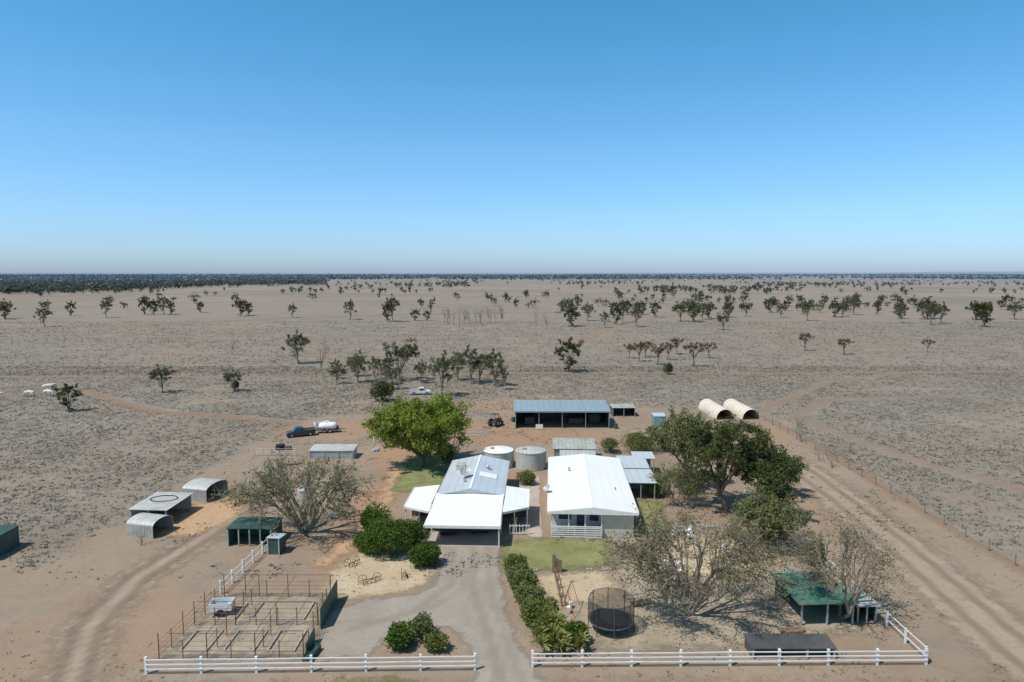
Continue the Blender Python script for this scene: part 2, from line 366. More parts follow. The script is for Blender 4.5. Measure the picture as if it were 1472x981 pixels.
def leaves(P,size,rng,asp=.5,vert=0):
    n=len(P); a=rnd_unit(rng,n); 
    if vert: a[:,2]+=vert; a/=np.linalg.norm(a,axis=1)[:,None]
    b=np.cross(a,rnd_unit(rng,n)); b/=np.linalg.norm(b,axis=1)[:,None]+1e-9
    s=(size*rng.uniform(.6,1.3,n))[:,None]
    V=np.stack([P+a*s,P+b*s*asp,P-a*s,P-b*s*asp],1).reshape(-1,3)
    F=np.arange(4*n).reshape(-1,4); return V,F
def bez(p0,p1,p2,k,rng=None,j=0):
    t=np.linspace(0,1,k)[:,None]; p=(1-t)**2*p0+2*t*(1-t)*p1+t*t*p2
    if rng is not None and j: p[1:-1]+=rng.normal(size=(k-2,3))*j
    return p
def tree_mesh(name,seed,h,cr,zb,nl,ncl,nleaf,ls,clr,tr,wood,leaf,twigs=0,cry=None,droop=0,flat=.75,skip=0,inner=.45,stems=1,tw_l=1.3,lumpy=.3,low=.32,zw=.62):
    rng=np.random.default_rng(seed); cry=cry or cr
    cz=(h+zb)/2; hz=(h-zb)/2; VV=[];FF=[];MI=[];AT=[]; off=0
    def put(V,F,m,v):
        nonlocal off
        VV.append(V);FF.append(F+off);MI.append(np.full(len(F),m));AT.append(v if hasattr(v,'__len__') else np.full(len(V),v)); off+=len(V)
    fork=max(.35,zb*.8)
    tops=[]
    for s in range(stems):
        lean=rng.normal(size=3)*.07*h; lean[2]=0
        base=np.array([rng.normal()*.2*(stems>1),rng.normal()*.2*(stems>1),-.08])
        top=base+lean*(1+(stems>1)*.6)+np.array([0,0,fork])
        p=bez(base,(base+top)/2+rng.normal(size=3)*.05,top,6,rng,.02*tr)
        put(*ring_path(p,np.linspace(tr*1.35,tr*.85,6)/math.sqrt(stems),8),0,.5); tops.append(top)
    ends=[];curves=[]
    for i in range(nl):
        az=i*2.4+rng.uniform(-.4,.4); el=rng.uniform(-.15,.9) if i else 1.4
        d=np.array([math.cos(az)*math.cos(el)*cr,math.sin(az)*math.cos(el)*cry,math.sin(el)*hz])
        e=np.array([0,0,cz])+d*rng.uniform(.45,.68); top=tops[int(np.argmin([np.linalg.norm(e-t_) for t_ in tops]))]
        c=top*.5+e*.5+np.array([0,0,(e[2]-top[2])*.1])+rng.normal(size=3)*cr*.07
        p=bez(top,c,e,8,rng,cr*.012); curves.append(p); ends.append(e)
        put(*ring_path(p,np.linspace(tr*.7/stems**.3,tr*.18,8),6),0,.5)
    ends=np.array(ends)
    lobes=rnd_unit(rng,6)
    for k in range(ncl):
        d=rnd_unit(rng,1)[0]; d[2]=abs(d[2]) if rng.random()<1-low else d[2]
        lump=.8+lumpy*max(0,(lobes@d).max())-.12*rng.random()
        r=lump*rng.uniform(inner,1.)**.6
        p2=np.array([0,0,cz])+d*np.array([cr,cry,hz])*r; p2[2]-=droop*np.hypot(d[0],d[1])**2*hz
        p2[2]=max(p2[2],.3+clr*.3)
        i=int(np.argmin(np.linalg.norm(ends-p2,axis=1))); s=curves[i][rng.integers(3,8)]
        ln=np.linalg.norm(p2-s)
        p=bez(s,(s+p2)/2+np.array([0,0,.12*ln])+rng.normal(size=3)*ln*.1,p2,5,rng,ln*.02)
        put(*ring_path(p,np.linspace(tr*.18,tr*.05,5),4),0,.5)
        cv=rng.random(); L=[]
        R_=clr*rng.uniform(.6,1.3)
        for q in range(twigs):
            st=p[rng.integers(2,5)]; dd=rnd_unit(rng,1)[0]*np.array([1,1,.8]); dd[2]+=.15; e=st+dd*R_*tw_l*rng.uniform(.6,1.1)
            tp=bez(st,(st+e)/2+rng.normal(size=3)*R_*.12,e,4); put(*ring_path(tp,np.linspace(tr*.05,tr*.02,4),3),0,.5)
            L.append(tp)
        if rng.random()<skip: continue
        n=int(nleaf*rng.uniform(.6,1.3))
        if twigs:
            L=np.concatenate(L); P=L[rng.integers(0,len(L),n)]+rng.normal(size=(n,3))*R_*.2
        else:
            u=rnd_unit(rng,n)*(rng.random(n)**zw)[:,None]*R_; u[:,2]*=flat; P=p2+u
        P=P[P[:,2]>.1]; n=len(P)
        if n==0: continue
        Lv,Lf=leaves(P,ls,rng)
        v=np.clip(cv*.5+rng.random(n)*.5,0,1); put(Lv,Lf,1,np.repeat(v,4))
    return quad_mesh(name,np.concatenate(VV),np.concatenate(FF),[M[wood],M[leaf]],np.concatenate(MI),np.concatenate(AT))
def shrub_mesh(name,seed,r,h,n,ls,leaf,lump=.25,vert=0,nb=10):
    rng=np.random.default_rng(seed); VV=[];FF=[];MI=[];AT=[];off=0
    bl=[]
    for i in range(nb):
        d=rnd_unit(rng,1)[0]; d[2]=abs(d[2])*.9
        c=np.array([d[0]*r*.55,d[1]*r*.55,h*.42+d[2]*h*.28]); bl.append((c,rng.uniform(.36,.6)*r,rng.random()))
    bl.append((np.array([0,0,h*.4]),r*.7,.5))
    for c,rad,cv in bl:
        p=bez(np.array([0,0,-.05]),c*np.array([.4,.4,.6]),c,4); V,F=ring_path(p,np.linspace(.07,.02,4),4)
        VV.append(V);FF.append(F+off);MI.append(np.zeros(len(F)));AT.append(np.full(len(V),.5));off+=len(V)
        m=n//(nb+1); u=rnd_unit(rng,m); rr_=rng.uniform(.65,1.0,m)+rng.exponential(.07,m); P=c+u*(rad*rr_)[:,None]*np.array([1,1,min(1.1,h/(2*r)*1.3)])
        P=P[P[:,2]>.03]; Lv,Lf=leaves(P,ls,rng,.5,vert); v=np.clip(cv*.4+rng.random(len(P))*.6,0,1)
        VV.append(Lv);FF.append(Lf+off);MI.append(np.ones(len(Lf)));AT.append(np.repeat(v,4));off+=len(Lv)
    return quad_mesh(name,np.concatenate(VV),np.concatenate(FF),[M['bark'],M[leaf]],np.concatenate(MI),np.concatenate(AT))

link('shade_tree',tree_mesh('shade_tree',11,9.3,7.6,1.0,11,220,225,.16,1.2,.26,'bark','l_bright',2,flat=.8,inner=.35,lumpy=.18,low=.5,cry=6.4),-11.1,83.0)
link('bare_branched_tree',tree_mesh('bare_branched_tree',23,7.5,8.2,1.2,15,140,48,.12,1.0,.34,'barktwig','l_olive',9,cry=5.7,droop=.3,stems=3,skip=.15,low=.4),-19.5,61.5)
link('bare_branched_tree',tree_mesh('bare_branched_tree',31,7.8,7.4,.9,16,180,66,.095,.95,.26,'barktwig','l_dry',9,cry=5.4,droop=.25,stems=4,skip=.1,low=.45),12.8,45.9)
link('bare_branched_tree',tree_mesh('bare_branched_tree',37,7.0,4.7,1.2,11,90,50,.09,.95,.22,'barktwig','l_dry',9,cry=4.2,droop=.1,stems=3,skip=.15,low=.4),22.9,45.9)
link('dark_leafed_tree',tree_mesh('dark_leafed_tree',41,9.3,4.8,2.2,8,84,230,.14,1.0,.27,'bark','l_dark',2,inner=.4,lumpy=.4),21.8,67.0)
link('dark_leafed_tree',tree_mesh('dark_leafed_tree',43,6.6,3.3,1.3,7,45,230,.14,.95,.22,'bark','l_dark',2,inner=.4),25.0,64.5)
link('dark_leafed_tree',tree_mesh('dark_leafed_tree',44,8.8,4.0,2.4,7,54,190,.15,1.0,.22,'bark','l_olive',2,inner=.4),19.0,76)
link('dark_leafed_tree',tree_mesh('dark_leafed_tree',45,4.6,3.5,.6,7,56,190,.12,.9,.18,'bark','l_olive',3,inner=.3,low=.5),22.4,57.8)
link('dark_leafed_tree',tree_mesh('dark_leafed_tree',46,4.6,2.5,1.8,6,30,210,.13,.8,.18,'bark','l_dark',2,inner=.4),28.9,72)
link('bare_branched_tree',tree_mesh('bare_branched_tree',47,4.4,2.9,.6,8,45,80,.11,.9,.14,'barktwig','l_olive',6,stems=3,low=.5),17.4,68.8)
shrubs=[('garden_shrub',-10.5,56.2,2.2,3.5,7500,'l_shrub'),('garden_shrub',-12.2,59.5,1.7,3.7,4800,'l_shrub'),('garden_shrub',-8.6,58,1.5,2.6,3500,'l_shrub'),
 ('garden_shrub',-7.3,54.3,1.35,2.1,4400,'l_shrub'),('garden_shrub',-12.4,56.8,1.3,2.2,3000,'l_shrub'),
 ('hedge_shrub',.35,52.6,1.0,1.7,3000,'l_hedge'),('hedge_shrub',.55,50.8,1.0,1.7,3200,'l_olive'),('hedge_shrub',.9,48.9,1.2,2.1,3400,'l_hedge'),('hedge_shrub',1.3,46.8,1.2,1.9,3600,'l_olive'),
 ('hedge_shrub',1.9,44.8,1.4,2.1,3800,'l_hedge'),('hedge_shrub',2.1,42.6,1.1,1.6,3000,'l_hedge'),('hedge_shrub',4.1,42.4,.95,1.5,2200,'l_shrub'),
 ('garden_shrub',-7.1,41.9,1.15,1.5,3200,'l_shrub'),('garden_shrub',-5.9,43.3,.9,1.5,2000,'l_olive'),('garden_shrub',-4.9,41.7,.85,1.1,2000,'l_hedge'),
 ('garden_shrub',15.6,72.2,1.6,2.4,2800,'l_olive'),('garden_shrub',17.2,90.5,2.8,2.6,5200,'l_hedge'),('garden_shrub',13.2,89.5,1.6,2.2,2200,'l_olive'),('garden_shrub',20.6,90.5,1.6,2.2,2200,'l_olive'),
 ('garden_shrub',19.4,73,1.8,2.8,2800,'l_olive'),('garden_shrub',1.7,76,1.3,1.6,2400,'l_hedge'),('garden_shrub',-8.3,86.5,2.0,2.2,3000,'l_hedge'),
 ('garden_shrub',11.4,70.3,.8,1.6,1200,'l_olive'),('garden_shrub',25.0,54.6,1.2,2.0,2000,'l_dark')]
for k,(nm,x,y,r,h,n,lf) in enumerate(shrubs):
    link(nm,shrub_mesh(nm,100+k,r,h,n,.1,lf),x,y,0,R.random()*6)
def yucca(x,y,seed,s=1):
    rng=np.random.default_rng(seed); VV=[];FF=[];off=0;AT=[]
    for hd in range(6):
        c=np.array([rng.normal()*.5,rng.normal()*.4,rng.uniform(.4,1.1)])
        for k in range(50):
            az=rng.random()*6.28; el=rng.uniform(-.2,1.4); d=np.array([math.cos(az)*math.cos(el),math.sin(az)*math.cos(el),math.sin(el)])
            sd=np.array([-math.sin(az),math.cos(az),0])*.05; L=rng.uniform(.5,.85)
            VV.append([c-sd,c+sd,c+d*L*.7+sd*.8,c+d*L+np.array([0,0,-.1])]);FF.append(np.arange(4)+off);off+=4; AT+= [rng.random()]*4
    me=quad_mesh('yucca_plant',np.array(VV).reshape(-1,3)*s,np.array(FF),[M['l_yucca']],None,AT)
    link('yucca_plant',me,x,y)
yucca(3.1,42.6,5,1.25);yucca(2.2,41.4,6,1.1);yucca(-4.6,41.3,7,.7);yucca(3.9,41.3,8,1.0);yucca(2.7,43.9,9,1.1)
tb=tree_mesh('leafless_bush',61,3,1.6,.4,7,16,8,.06,.6,.07,'barktwig','l_dry',6,stems=2)
for x,y,s in [(41,96,1.1),(39.5,83,.9),(39.2,85.5,.7),(29,104,1.2),(-33,58.6,.6),(27.6,98,.9),(44.6,104,.8),(-36.5,66,.7),(31,108,.8),(26.5,94,.9),(23.5,100,.6)]: link('leafless_bush',tb,x,y,0,R.random()*6,s)

G=[tree_mesh('gum_tree_a',71,8,2.8,2.0,6,36,82,.17,.9,.15,'barkpale','l_gum',1,inner=.3,lumpy=.45),
   tree_mesh('gum_tree_b',72,8,2.3,1.6,5,32,76,.17,.9,.14,'barkpale','l_gum',1,inner=.3,lumpy=.45),
   tree_mesh('gum_tree_c',73,8,3.3,1.3,7,42,86,.17,.9,.16,'bark','l_gum',1,inner=.25,lumpy=.45),
   tree_mesh('gum_tree_d',74,8,2.6,.6,6,40,110,.17,.85,.15,'bark','l_gumd',1,inner=.3,lumpy=.4,low=.5)]
WAT=tree_mesh('spreading_wattle',75,5,2.5,2.2,7,22,60,.15,.65,.12,'bark','l_brown',1,flat=.5)
THIN=tree_mesh('thin_dead_tree',76,8,1.8,2.4,6,14,8,.12,.8,.12,'barkpale','l_dry',4)
BUSH=shrub_mesh('round_bush',77,2.6,4.2,3200,.17,'l_gumd')
mid=[(-77.3,117.3,5,3),(-70.4,136,5.7,2),(-56.9,137.5,4.6,2),(-56.8,180.5,8.5,0),(-40,154,4.4,1),(-34,149,6.6,0),(-31,153,5,1),(-36.5,158,5,0),
 (-24.3,151,9.4,2),(-20,148,5,0),(-13.6,132,8.6,0),(-9.3,147,7.8,1),(-4.2,144.5,7.4,1),(-12,152,6,0),(13.8,165,8.4,3),(-27.5,146,6,1),(-7,150,6,2),(-2,139,4.6,1),(-25,140,5,0),(-38,147,4,2),
 (-210,306,9,0),(-247,382,8.5,3),(-220,370,10,0),(-213,395,10,3),(-208,396,9,3),(-203,398,11,0),(-196,392,8,3),(-189.6,415,7,3),(-152,382,10,3),(-150,388,8,3),(-119,370,7.6,0),(-268,360,10,0),(-262,352,8,3),(-285,340,10,2),
 (-84,352,10,1),(-59,338,13,0),(-62,340,10,3),(-49,345,6,3),(-43,345,5.5,3),(25,306,11.5,1),(27,310,9,3),(38,345,9,0),(41,300,7,1),(56,306,10,0),(49,320,9,3),(54,330,9,1),
 (58,390,8,3),(62,392,8,3),(67,396,9,3),(72,394,8,3),(76,398,8,3),(78,372,9,3),(84,340,10,2),(89,334,10,0),(91,342,9,3),(89,288,7.5,2),(98,350,9.5,0),(104,360,9,3),(110,350,8,1),(118,372,9,3),(157,415,9,3),(150,345,10,1),(146,370,8,0),(130,380,8,2),
 (198,395,12,0),(190,390,8,1),(214,400,8,3),(205,360,9,3),(214,355,10,0),(219,360,11,3),(224,362,9,3),(188,330,9,1),(196,318,10,1),(205,325,10,0),(238,350,10,3),(243,352,9,3),(245,355,9,2),(252,362,9,3),(230,300,8,0),(262,355,9,2),(176,372,9,3),(182,376,8,0),(168,395,8,2),(248,312,9,0),(212,306,8,3)]
for (x,y,h,t) in mid: link('gum_tree',G[t],x,y,0,R.random()*6,h/8*R.uniform(.9,1.3),h/8)
for x,y,h in [(33,192,4.2),(34.5,184,5.4),(38,193,4.9),(38.2,178,5.2),(48.9,200.8,5.1),(47.2,175,6.4),(56,192,4.6),(90.7,210,5.8),(98,200,5),(126,206,4.2),(43,188,5)]:
    link('wattle_tree',WAT,x,y,0,R.random()*6,h/5*R.uniform(.9,1.15),h/5)
link('round_bush',BUSH,-24.4,127,0,0,1); link('round_bush',BUSH,37.2,161,0,1,.5,.7); link('round_bush',BUSH,-57,139,0,1,.35,.5)
for k in range(16): link('thin_dead_tree',THIN,-33+k*1.9+R.uniform(-.8,.8),325+R.uniform(-12,12),0,R.random()*6,R.uniform(.8,1.15))
for x,y,s in [(-43.5,157,1.1),(-22,136,.9),(11,310,1),(-1.5,144,.7),(-82,200,.6),(175,206,.6),(14,290,.9)]: link('thin_dead_tree',THIN,x,y,0,R.random()*6,s)

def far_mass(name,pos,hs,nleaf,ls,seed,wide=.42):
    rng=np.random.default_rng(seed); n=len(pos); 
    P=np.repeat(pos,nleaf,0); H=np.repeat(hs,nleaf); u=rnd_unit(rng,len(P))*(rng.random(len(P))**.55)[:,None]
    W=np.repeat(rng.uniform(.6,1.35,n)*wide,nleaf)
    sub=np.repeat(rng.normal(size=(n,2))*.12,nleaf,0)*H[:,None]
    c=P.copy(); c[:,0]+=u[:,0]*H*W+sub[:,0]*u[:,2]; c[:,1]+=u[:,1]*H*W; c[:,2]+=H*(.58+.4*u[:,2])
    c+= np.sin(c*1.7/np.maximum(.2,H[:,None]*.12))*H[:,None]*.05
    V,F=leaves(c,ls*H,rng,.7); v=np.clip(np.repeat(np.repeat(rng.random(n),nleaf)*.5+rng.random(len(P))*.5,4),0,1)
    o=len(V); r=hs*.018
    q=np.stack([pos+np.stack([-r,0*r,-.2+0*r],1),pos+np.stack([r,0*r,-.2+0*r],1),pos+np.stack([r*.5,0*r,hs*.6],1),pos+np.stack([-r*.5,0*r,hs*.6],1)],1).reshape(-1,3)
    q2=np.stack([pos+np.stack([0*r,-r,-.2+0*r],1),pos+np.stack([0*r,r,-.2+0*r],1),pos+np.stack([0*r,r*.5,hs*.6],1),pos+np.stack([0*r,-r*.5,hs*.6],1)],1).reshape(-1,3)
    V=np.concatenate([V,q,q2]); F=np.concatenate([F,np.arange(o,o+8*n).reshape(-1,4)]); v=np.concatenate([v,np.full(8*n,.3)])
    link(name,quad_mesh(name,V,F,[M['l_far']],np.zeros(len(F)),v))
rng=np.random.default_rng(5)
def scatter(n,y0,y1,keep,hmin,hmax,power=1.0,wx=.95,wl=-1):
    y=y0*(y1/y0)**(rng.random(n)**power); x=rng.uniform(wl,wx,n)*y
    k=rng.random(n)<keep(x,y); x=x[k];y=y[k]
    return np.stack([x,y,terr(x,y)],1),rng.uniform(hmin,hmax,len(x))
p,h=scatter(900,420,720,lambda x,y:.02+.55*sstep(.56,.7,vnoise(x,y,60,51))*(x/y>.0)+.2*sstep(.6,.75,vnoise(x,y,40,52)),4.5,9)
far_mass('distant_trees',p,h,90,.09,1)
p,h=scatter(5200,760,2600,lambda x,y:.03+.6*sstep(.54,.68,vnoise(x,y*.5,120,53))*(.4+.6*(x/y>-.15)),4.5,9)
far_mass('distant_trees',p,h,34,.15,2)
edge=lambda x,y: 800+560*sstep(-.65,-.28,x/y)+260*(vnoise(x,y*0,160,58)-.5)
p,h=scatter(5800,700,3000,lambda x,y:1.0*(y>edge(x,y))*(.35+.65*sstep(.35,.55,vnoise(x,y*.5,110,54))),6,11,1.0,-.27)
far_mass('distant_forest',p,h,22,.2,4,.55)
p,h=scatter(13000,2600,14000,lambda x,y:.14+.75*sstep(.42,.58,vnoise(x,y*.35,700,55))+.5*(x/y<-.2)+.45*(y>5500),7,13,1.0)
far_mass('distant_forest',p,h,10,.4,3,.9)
def hills():
    xs=np.linspace(-34000,34000,240); prof=[0,1,.6,0]; ysx=[20000,22500,25000,28000]; V=[]
    for j,yy in enumerate(ysx):
        hh=(vnoise(xs,xs*0,5200,61)*.6+vnoise(xs,xs*0,1700,62)*.25)*45+sstep(3000,20000,xs)*40+10
        V.append(np.stack([xs,np.full_like(xs,yy),hh*prof[j]-12*(prof[j]==0)],1))
    V=np.concatenate(V); n=240; i=np.arange(3)[:,None]*n+np.arange(n-1)[None,:]
    F=np.stack([i,i+1,i+n+1,i+n],-1).reshape(-1,4)
    link('hills',quad_mesh('hills',V,F,[mat('hazy_hills',(.20,.26,.32),1,0,.08,.0006)]))  # haze is painted in as the hills' blue base colour
hills()

def tuss(name,n,x0,x1,y0,y1,s,mt,seed,per=4,inv=False):
    rng=np.random.default_rng(seed); x=rng.uniform(x0,x1,n); y=y0+(y1-y0)*rng.random(n)**1.25
    d=dirtmask(x,y); tr=np.zeros(n)
    for pts,w,a in TRACKS: tr=np.maximum(tr,dpoly(x,y,pts)<w)
    k=(np.abs(x)<y*.85+12)&(tr<.5)
    k&=(rng.random(n)>d*1.25) if not inv else ((rng.random(n)<.5)&(vnoise(x,y,4,77)>.45))
    if inv:
        k&=(sdpoly(x,y,dr)>.5)&(dpoly(x,y,rr)>2.4)&(dpoly(x,y,lt)>1.5)&~((x>-10)&(x<12.5)&(y>58)&(y<80))
    k&=rng.random(n)<.3+.9*vnoise(x,y,7,78)*(.5+vnoise(x,y,30,79))
    x=x[k];y=y[k];m=len(x); sz=rng.uniform(.4,1.4,m)*s
    P=np.repeat(np.stack([x,y,sz*.18],1),per,0); S=np.repeat(sz,per); P[:,:2]+=rng.normal(size=(len(P),2))*S[:,None]*.6
    V,F=leaves(P,S*.58,rng,.38,.2); V[:,2]=np.maximum(V[:,2],.002)
    v=np.clip(np.repeat(np.repeat(rng.random(m),per)*.6+rng.random(len(P))*.4,4),0,1)
    link(name,quad_mesh(name,V,F,[M[mt]],None,v))
tuss('dry_grass',150000,-150,150,52,175,.27,'straw',1)
tuss('dry_grass',55000,-260,280,160,340,.42,'straw',2,3)
tuss('dry_weeds',24000,-48,48,36,116,.15,'strawd',3,4,True)

# ---------------------------------------------------------------- fences
def rail_fence(name,x0,y0,x1,y1,h,sp,rails,mt,pw=.07,rw=.045,round_=False,top=0):
    L=math.hypot(x1-x0,y1-y0); a=math.degrees(math.atan2(y1-y0,x1-x0)); e=empty(name,x0,y0,0,a)
    n=max(1,round(L/sp)); p=MB(); q=MB()
    for i in range(n+1):
        t=L*i/n; lean=R.uniform(-.02,.02)
        if round_: p.tube((t,0,-.05),(t+lean,0,h+top),pw,6)
        else: p.box(t-pw,t+pw,-pw,pw,-.05,h+.06+R.uniform(-.02,.03))
    for z in rails:
        for i in range(n):
            a0=L*i/n;a1=L*(i+1)/n;dz=R.uniform(-.022,.022);dz2=R.uniform(-.022,.022)
            if round_: q.tube((a0,0,z+dz),(a1,0,z+dz2),rw,5)
            else:
                yo=-(pw+.022)
                q.add([(a0+.004,yo-.02,z-rw+dz),(a1-.004,yo-.02,z-rw+dz2),(a1-.004,yo+.02,z-rw+dz2),(a0+.004,yo+.02,z-rw+dz),(a0+.004,yo-.02,z+rw+dz),(a1-.004,yo-.02,z+rw+dz2),(a1-.004,yo+.02,z+rw+dz2),(a0+.004,yo+.02,z+rw+dz)],
                 [(0,3,2,1),(4,5,6,7),(0,1,5,4),(1,2,6,5),(2,3,7,6),(3,0,4,7)])
    p.obj('posts',mt,e); q.obj('rails',mt,e); return e
rail_fence('white_rail_fence',-22,38.9,-2.25,39.3,.98,3.1,[.34,.62,.92],'white',.07,.036)
rail_fence('white_rail_fence',1.25,39.6,25.5,39.9,.98,3.0,[.34,.62,.92],'white',.07,.036)
rail_fence('white_rail_fence',25.6,40.1,25.6,73,.98,2.2,[.4,.9],'white',.055,.035)
rail_fence('white_rail_fence',-21.9,49.2,-21.4,58.6,.98,1.9,[.4,.9],'white',.06,.035)
rail_fence('wire_fence',41.4,20,41.4,116,1.05,3.1,[.35,.65,.95],'post',.05,.008,True)
rail_fence('wire_fence',-130,158.8,-42,158.8,1.1,4,[.5,.9],'post',.07,.012,True)
rail_fence('wire_fence',-6,168,230,171,1.1,4,[.5,.9],'post',.07,.012,True)
rail_fence('wire_fence',-240,236,320,238,1.1,6,[.5,.9],'post',.09,.012,True)
rail_fence('wire_fence',-34,88.3,-28.5,88.3,1.0,1.2,[.2,.45,.7,.95],'galv',.035,.02,True)
rail_fence('white_gate',-19.6,95,-17.4,97,1.0,1.1,[.2,.5,.9],'white',.05,.04)
rail_fence('white_gate',-.2,60.9,1.6,60.9,.9,.28,[.15,.85],'white',.03,.035)
rail_fence('timber_fence',3.4,52.8,3.6,47.2,1.0,1.4,[.3,.85],'timber',.05,.03)
e=empty('cattle_yard',-22,40.4)
p=MB(); W,Dp=9.0,8.3
lines=[((0,0),(W,0)),((W,0),(W-.5,Dp)),((W-.5,Dp),(.6,Dp)),((.6,Dp),(0,0)),((0.3,Dp*.5),(W-.3,Dp*.5)),((3,0),(3.2,Dp)),((6,0),(6,Dp*.5))]
for (a,b_) in lines:
    L=math.dist(a,b_); n=max(2,round(L/1.5)); hh=1.25
    for i in range(n+1):
        t=i/n; x=a[0]+(b_[0]-a[0])*t;y=a[1]+(b_[1]-a[1])*t
        p.tube((x,y,-.05),(x,y,1.75 if i%2==0 else 1.3),.03,5)
    for z in (.3,.6,.9,1.22): p.tube((a[0],a[1],z),(b_[0],b_[1],z),.015,4)
for y in (0.02,Dp*.5+.03,Dp+.01): p.tube((.5,y,1.72),(W-.4,y,1.72),.022,5)
for x in (3.05,6.02): p.tube((x,0,1.76),(x,Dp,1.76),.02,5)
p.obj('pipe_panels','rust',e)
q=MB()
for (x0,x1,y0,y1) in [(.8,2.6,.8,3.4),(3.6,5.6,.8,3.4),(6.4,8.2,.8,3.4),(3.8,7.6,4.8,7.4),(1,2.8,4.8,7.2)]:
    for bx in [(x0,x1,y0,y0+.1),(x0,x1,y1-.1,y1),(x0,x0+.1,y0+.11,y1-.11),(x1-.1,x1,y0+.11,y1-.11)]: q.box(*bx,0,.15)
q.obj('garden_bed_borders','concrete',e)
q=MB(); q.box(W+.05,W+.1,3.6,8.0,.05,1.5); q.box(W+.05,W+.1,.3,2.2,.05,.9); q.obj('shadecloth_screen','dgreen',e)
e=empty('box_trailer',-20.5,46.2,0,8)
q=MB(); q.box(-.75,.75,-.5,.5,.42,.48); q.box(-.75,.75,-.5,-.46,.48,.95); q.box(-.75,.75,.46,.5,.48,.95); q.box(-.75,-.71,-.46,.46,.48,.95); q.box(.71,.75,-.46,.46,.48,.95)
q.obj('tub','carwhite',e); q=MB(); q.box(-.4,.3,-.3,.2,.5,.8).obj('load','teal',e)
q=MB(); q.tube((0,-.62,.28),(0,-.5,.28),.28,14); q.tube((0,.5,.28),(0,.62,.28),.28,14); q.tube((.75,0,.45),(1.4,0,.4),.04); q.obj('wheels','rubber',e)

# ---------------------------------------------------------------- house 1
e=empty('carport_house',-4.35,57.8,0,-2.2)
MB().slab([(-3.35,0,2.0),(3.3,0,2.0),(3.3,7.4,2.48),(-3.35,7.4,2.48)],.07).obj('carport_roof','roofwhite',e)
q=MB(); q.box(-3.42,3.37,-.06,-.003,1.78,2.04); q.box(-3.42,-3.355,0,6.9,1.82,2.0); q.box(3.305,3.37,0,6.9,1.82,2.0); q.obj('fascia','white',e)
rg=MB(); rg.slab([(-3.3,7.1,2.42),(0,7.1,3.1),(0,19.4,3.1),(-3.3,19.4,2.42)],.07); rg.slab([(0.003,7.1,3.1),(3.35,7.1,2.42),(3.35,19.4,2.42),(0.003,19.4,3.1)],.07); rg.obj('main_roof','roofblue',e)
MB().box(-.1,.1,7.08,19.42,3.09,3.14).obj('ridge_cap','roofwhite',e)
q=MB(); q.add([(-3.1,7.3,2.4),(3.1,7.3,2.4),(0,7.3,3.03),(-3.1,7.36,2.4),(3.1,7.36,2.4),(0,7.36,3.03)],[(0,1,2),(5,4,3),(0,3,4,1)]); q.obj('gable_end','whitewall',e)
q=MB(); q.slab([(-6.0,4.6,2.08),(-3.43,4.4,2.4),(-3.43,10.3,2.4),(-6.0,10.3,2.08)],.07); q.slab([(3.4,4.4,2.4),(5.7,4.8,2.1),(5.7,10.2,2.1),(3.4,10.2,2.4)],.07)
q.obj('wing_roofs','roofwhite',e)
q=MB(); q.slab([(-3.36,2.9,2.25),(-3.36,4.4,2.4),(-5.9,4.55,2.09)],.06); q.slab([(3.37,2.9,2.25),(5.6,4.75,2.1),(3.37,4.38,2.4)],.06); q.obj('wing_hips','roofwhite',e)
q=MB(); q.box(-6.08,-6.01,4.5,10.3,1.88,2.12); q.box(5.71,5.78,4.7,10.2,1.9,2.14)
q.slab([(-5.98,4.50,2.10),(-3.44,2.85,2.26),(-3.44,2.91,2.26),(-5.98,4.56,2.10)],.2); q.slab([(3.44,2.85,2.26),(5.68,4.68,2.12),(5.68,4.74,2.12),(3.44,2.91,2.26)],.2)
q.obj('wing_fascia','white',e)
q=MB()
for x,y,h in [(-3.25,.1,1.95),(3.2,.1,1.95),(-3.25,3.5,2.15),(3.2,3.5,2.15),(-5.9,4.7,2.0),(-5.9,7.4,2.0),(-5.9,10.1,2.0),(5.6,5,2.0),(5.6,7.5,2.0),(5.6,10,2.0),(-4.6,4.6,2.1),(4.4,4.7,2.1)]: q.box(x-.05,x+.05,y-.05,y+.05,0,h)
q.obj('posts','white',e)
q=MB(); q.box(-3.0,3.0,7.4,7.5,0,2.4); q.box(-3.0,-2.9,7.51,19,0,2.35); q.box(2.9,3.0,7.51,19,0,2.35); q.box(-2.89,2.89,18.9,19,0,2.35); q.obj('walls','cream',e)
q=MB()
for x,w in ((-2.2,1.2),(1.2,1.4)): q.box(x,x+w,7.36,7.395,.9,1.8)
for y in (9,12,15.5):
    q.box(-3.03,-3.003,y,y+1.4,.9,1.8); q.box(3.003,3.03,y,y+1.4,.9,1.8)
q.obj('windows','glass',e)
MB().box(-.5,.35,7.37,7.395,0,1.75).obj('door','timber',e)
q=MB(); q.box(-5.95,-3.1,7.8,7.88,0,1.9); q.box(3.1,5.6,7.8,7.88,0,1.9); q.obj('wing_back_walls','darkgrey',e)
q=MB(); q.box(-3.3,-3.22,3.8,7.3,0,2.1); q.box(3.15,3.23,3.8,7.3,0,2.1); q.obj('carport_side_walls','darkgrey',e)
MB().box(-3.2,3.2,.2,7.3,.003,.05).obj('carport_slab','concrete',e)
q=MB(); q.tube((-.9,11.2,2.9),(-.9,11.2,3.5),.04); 
n=16
d=Vector((.1,-.5,.7)).normalized(); a_=d.cross(Vector((0,0,1))).normalized(); b2=d.cross(a_); c0=Vector((-.9,11.1,3.6)); vs=[c0-d*.12]
for rad,dd in ((.35,-.06),(.6,.06)):
    for i in range(n): t=6.2832*i/n; vs.append(c0+a_*rad*math.cos(t)+b2*rad*math.sin(t)+d*dd)
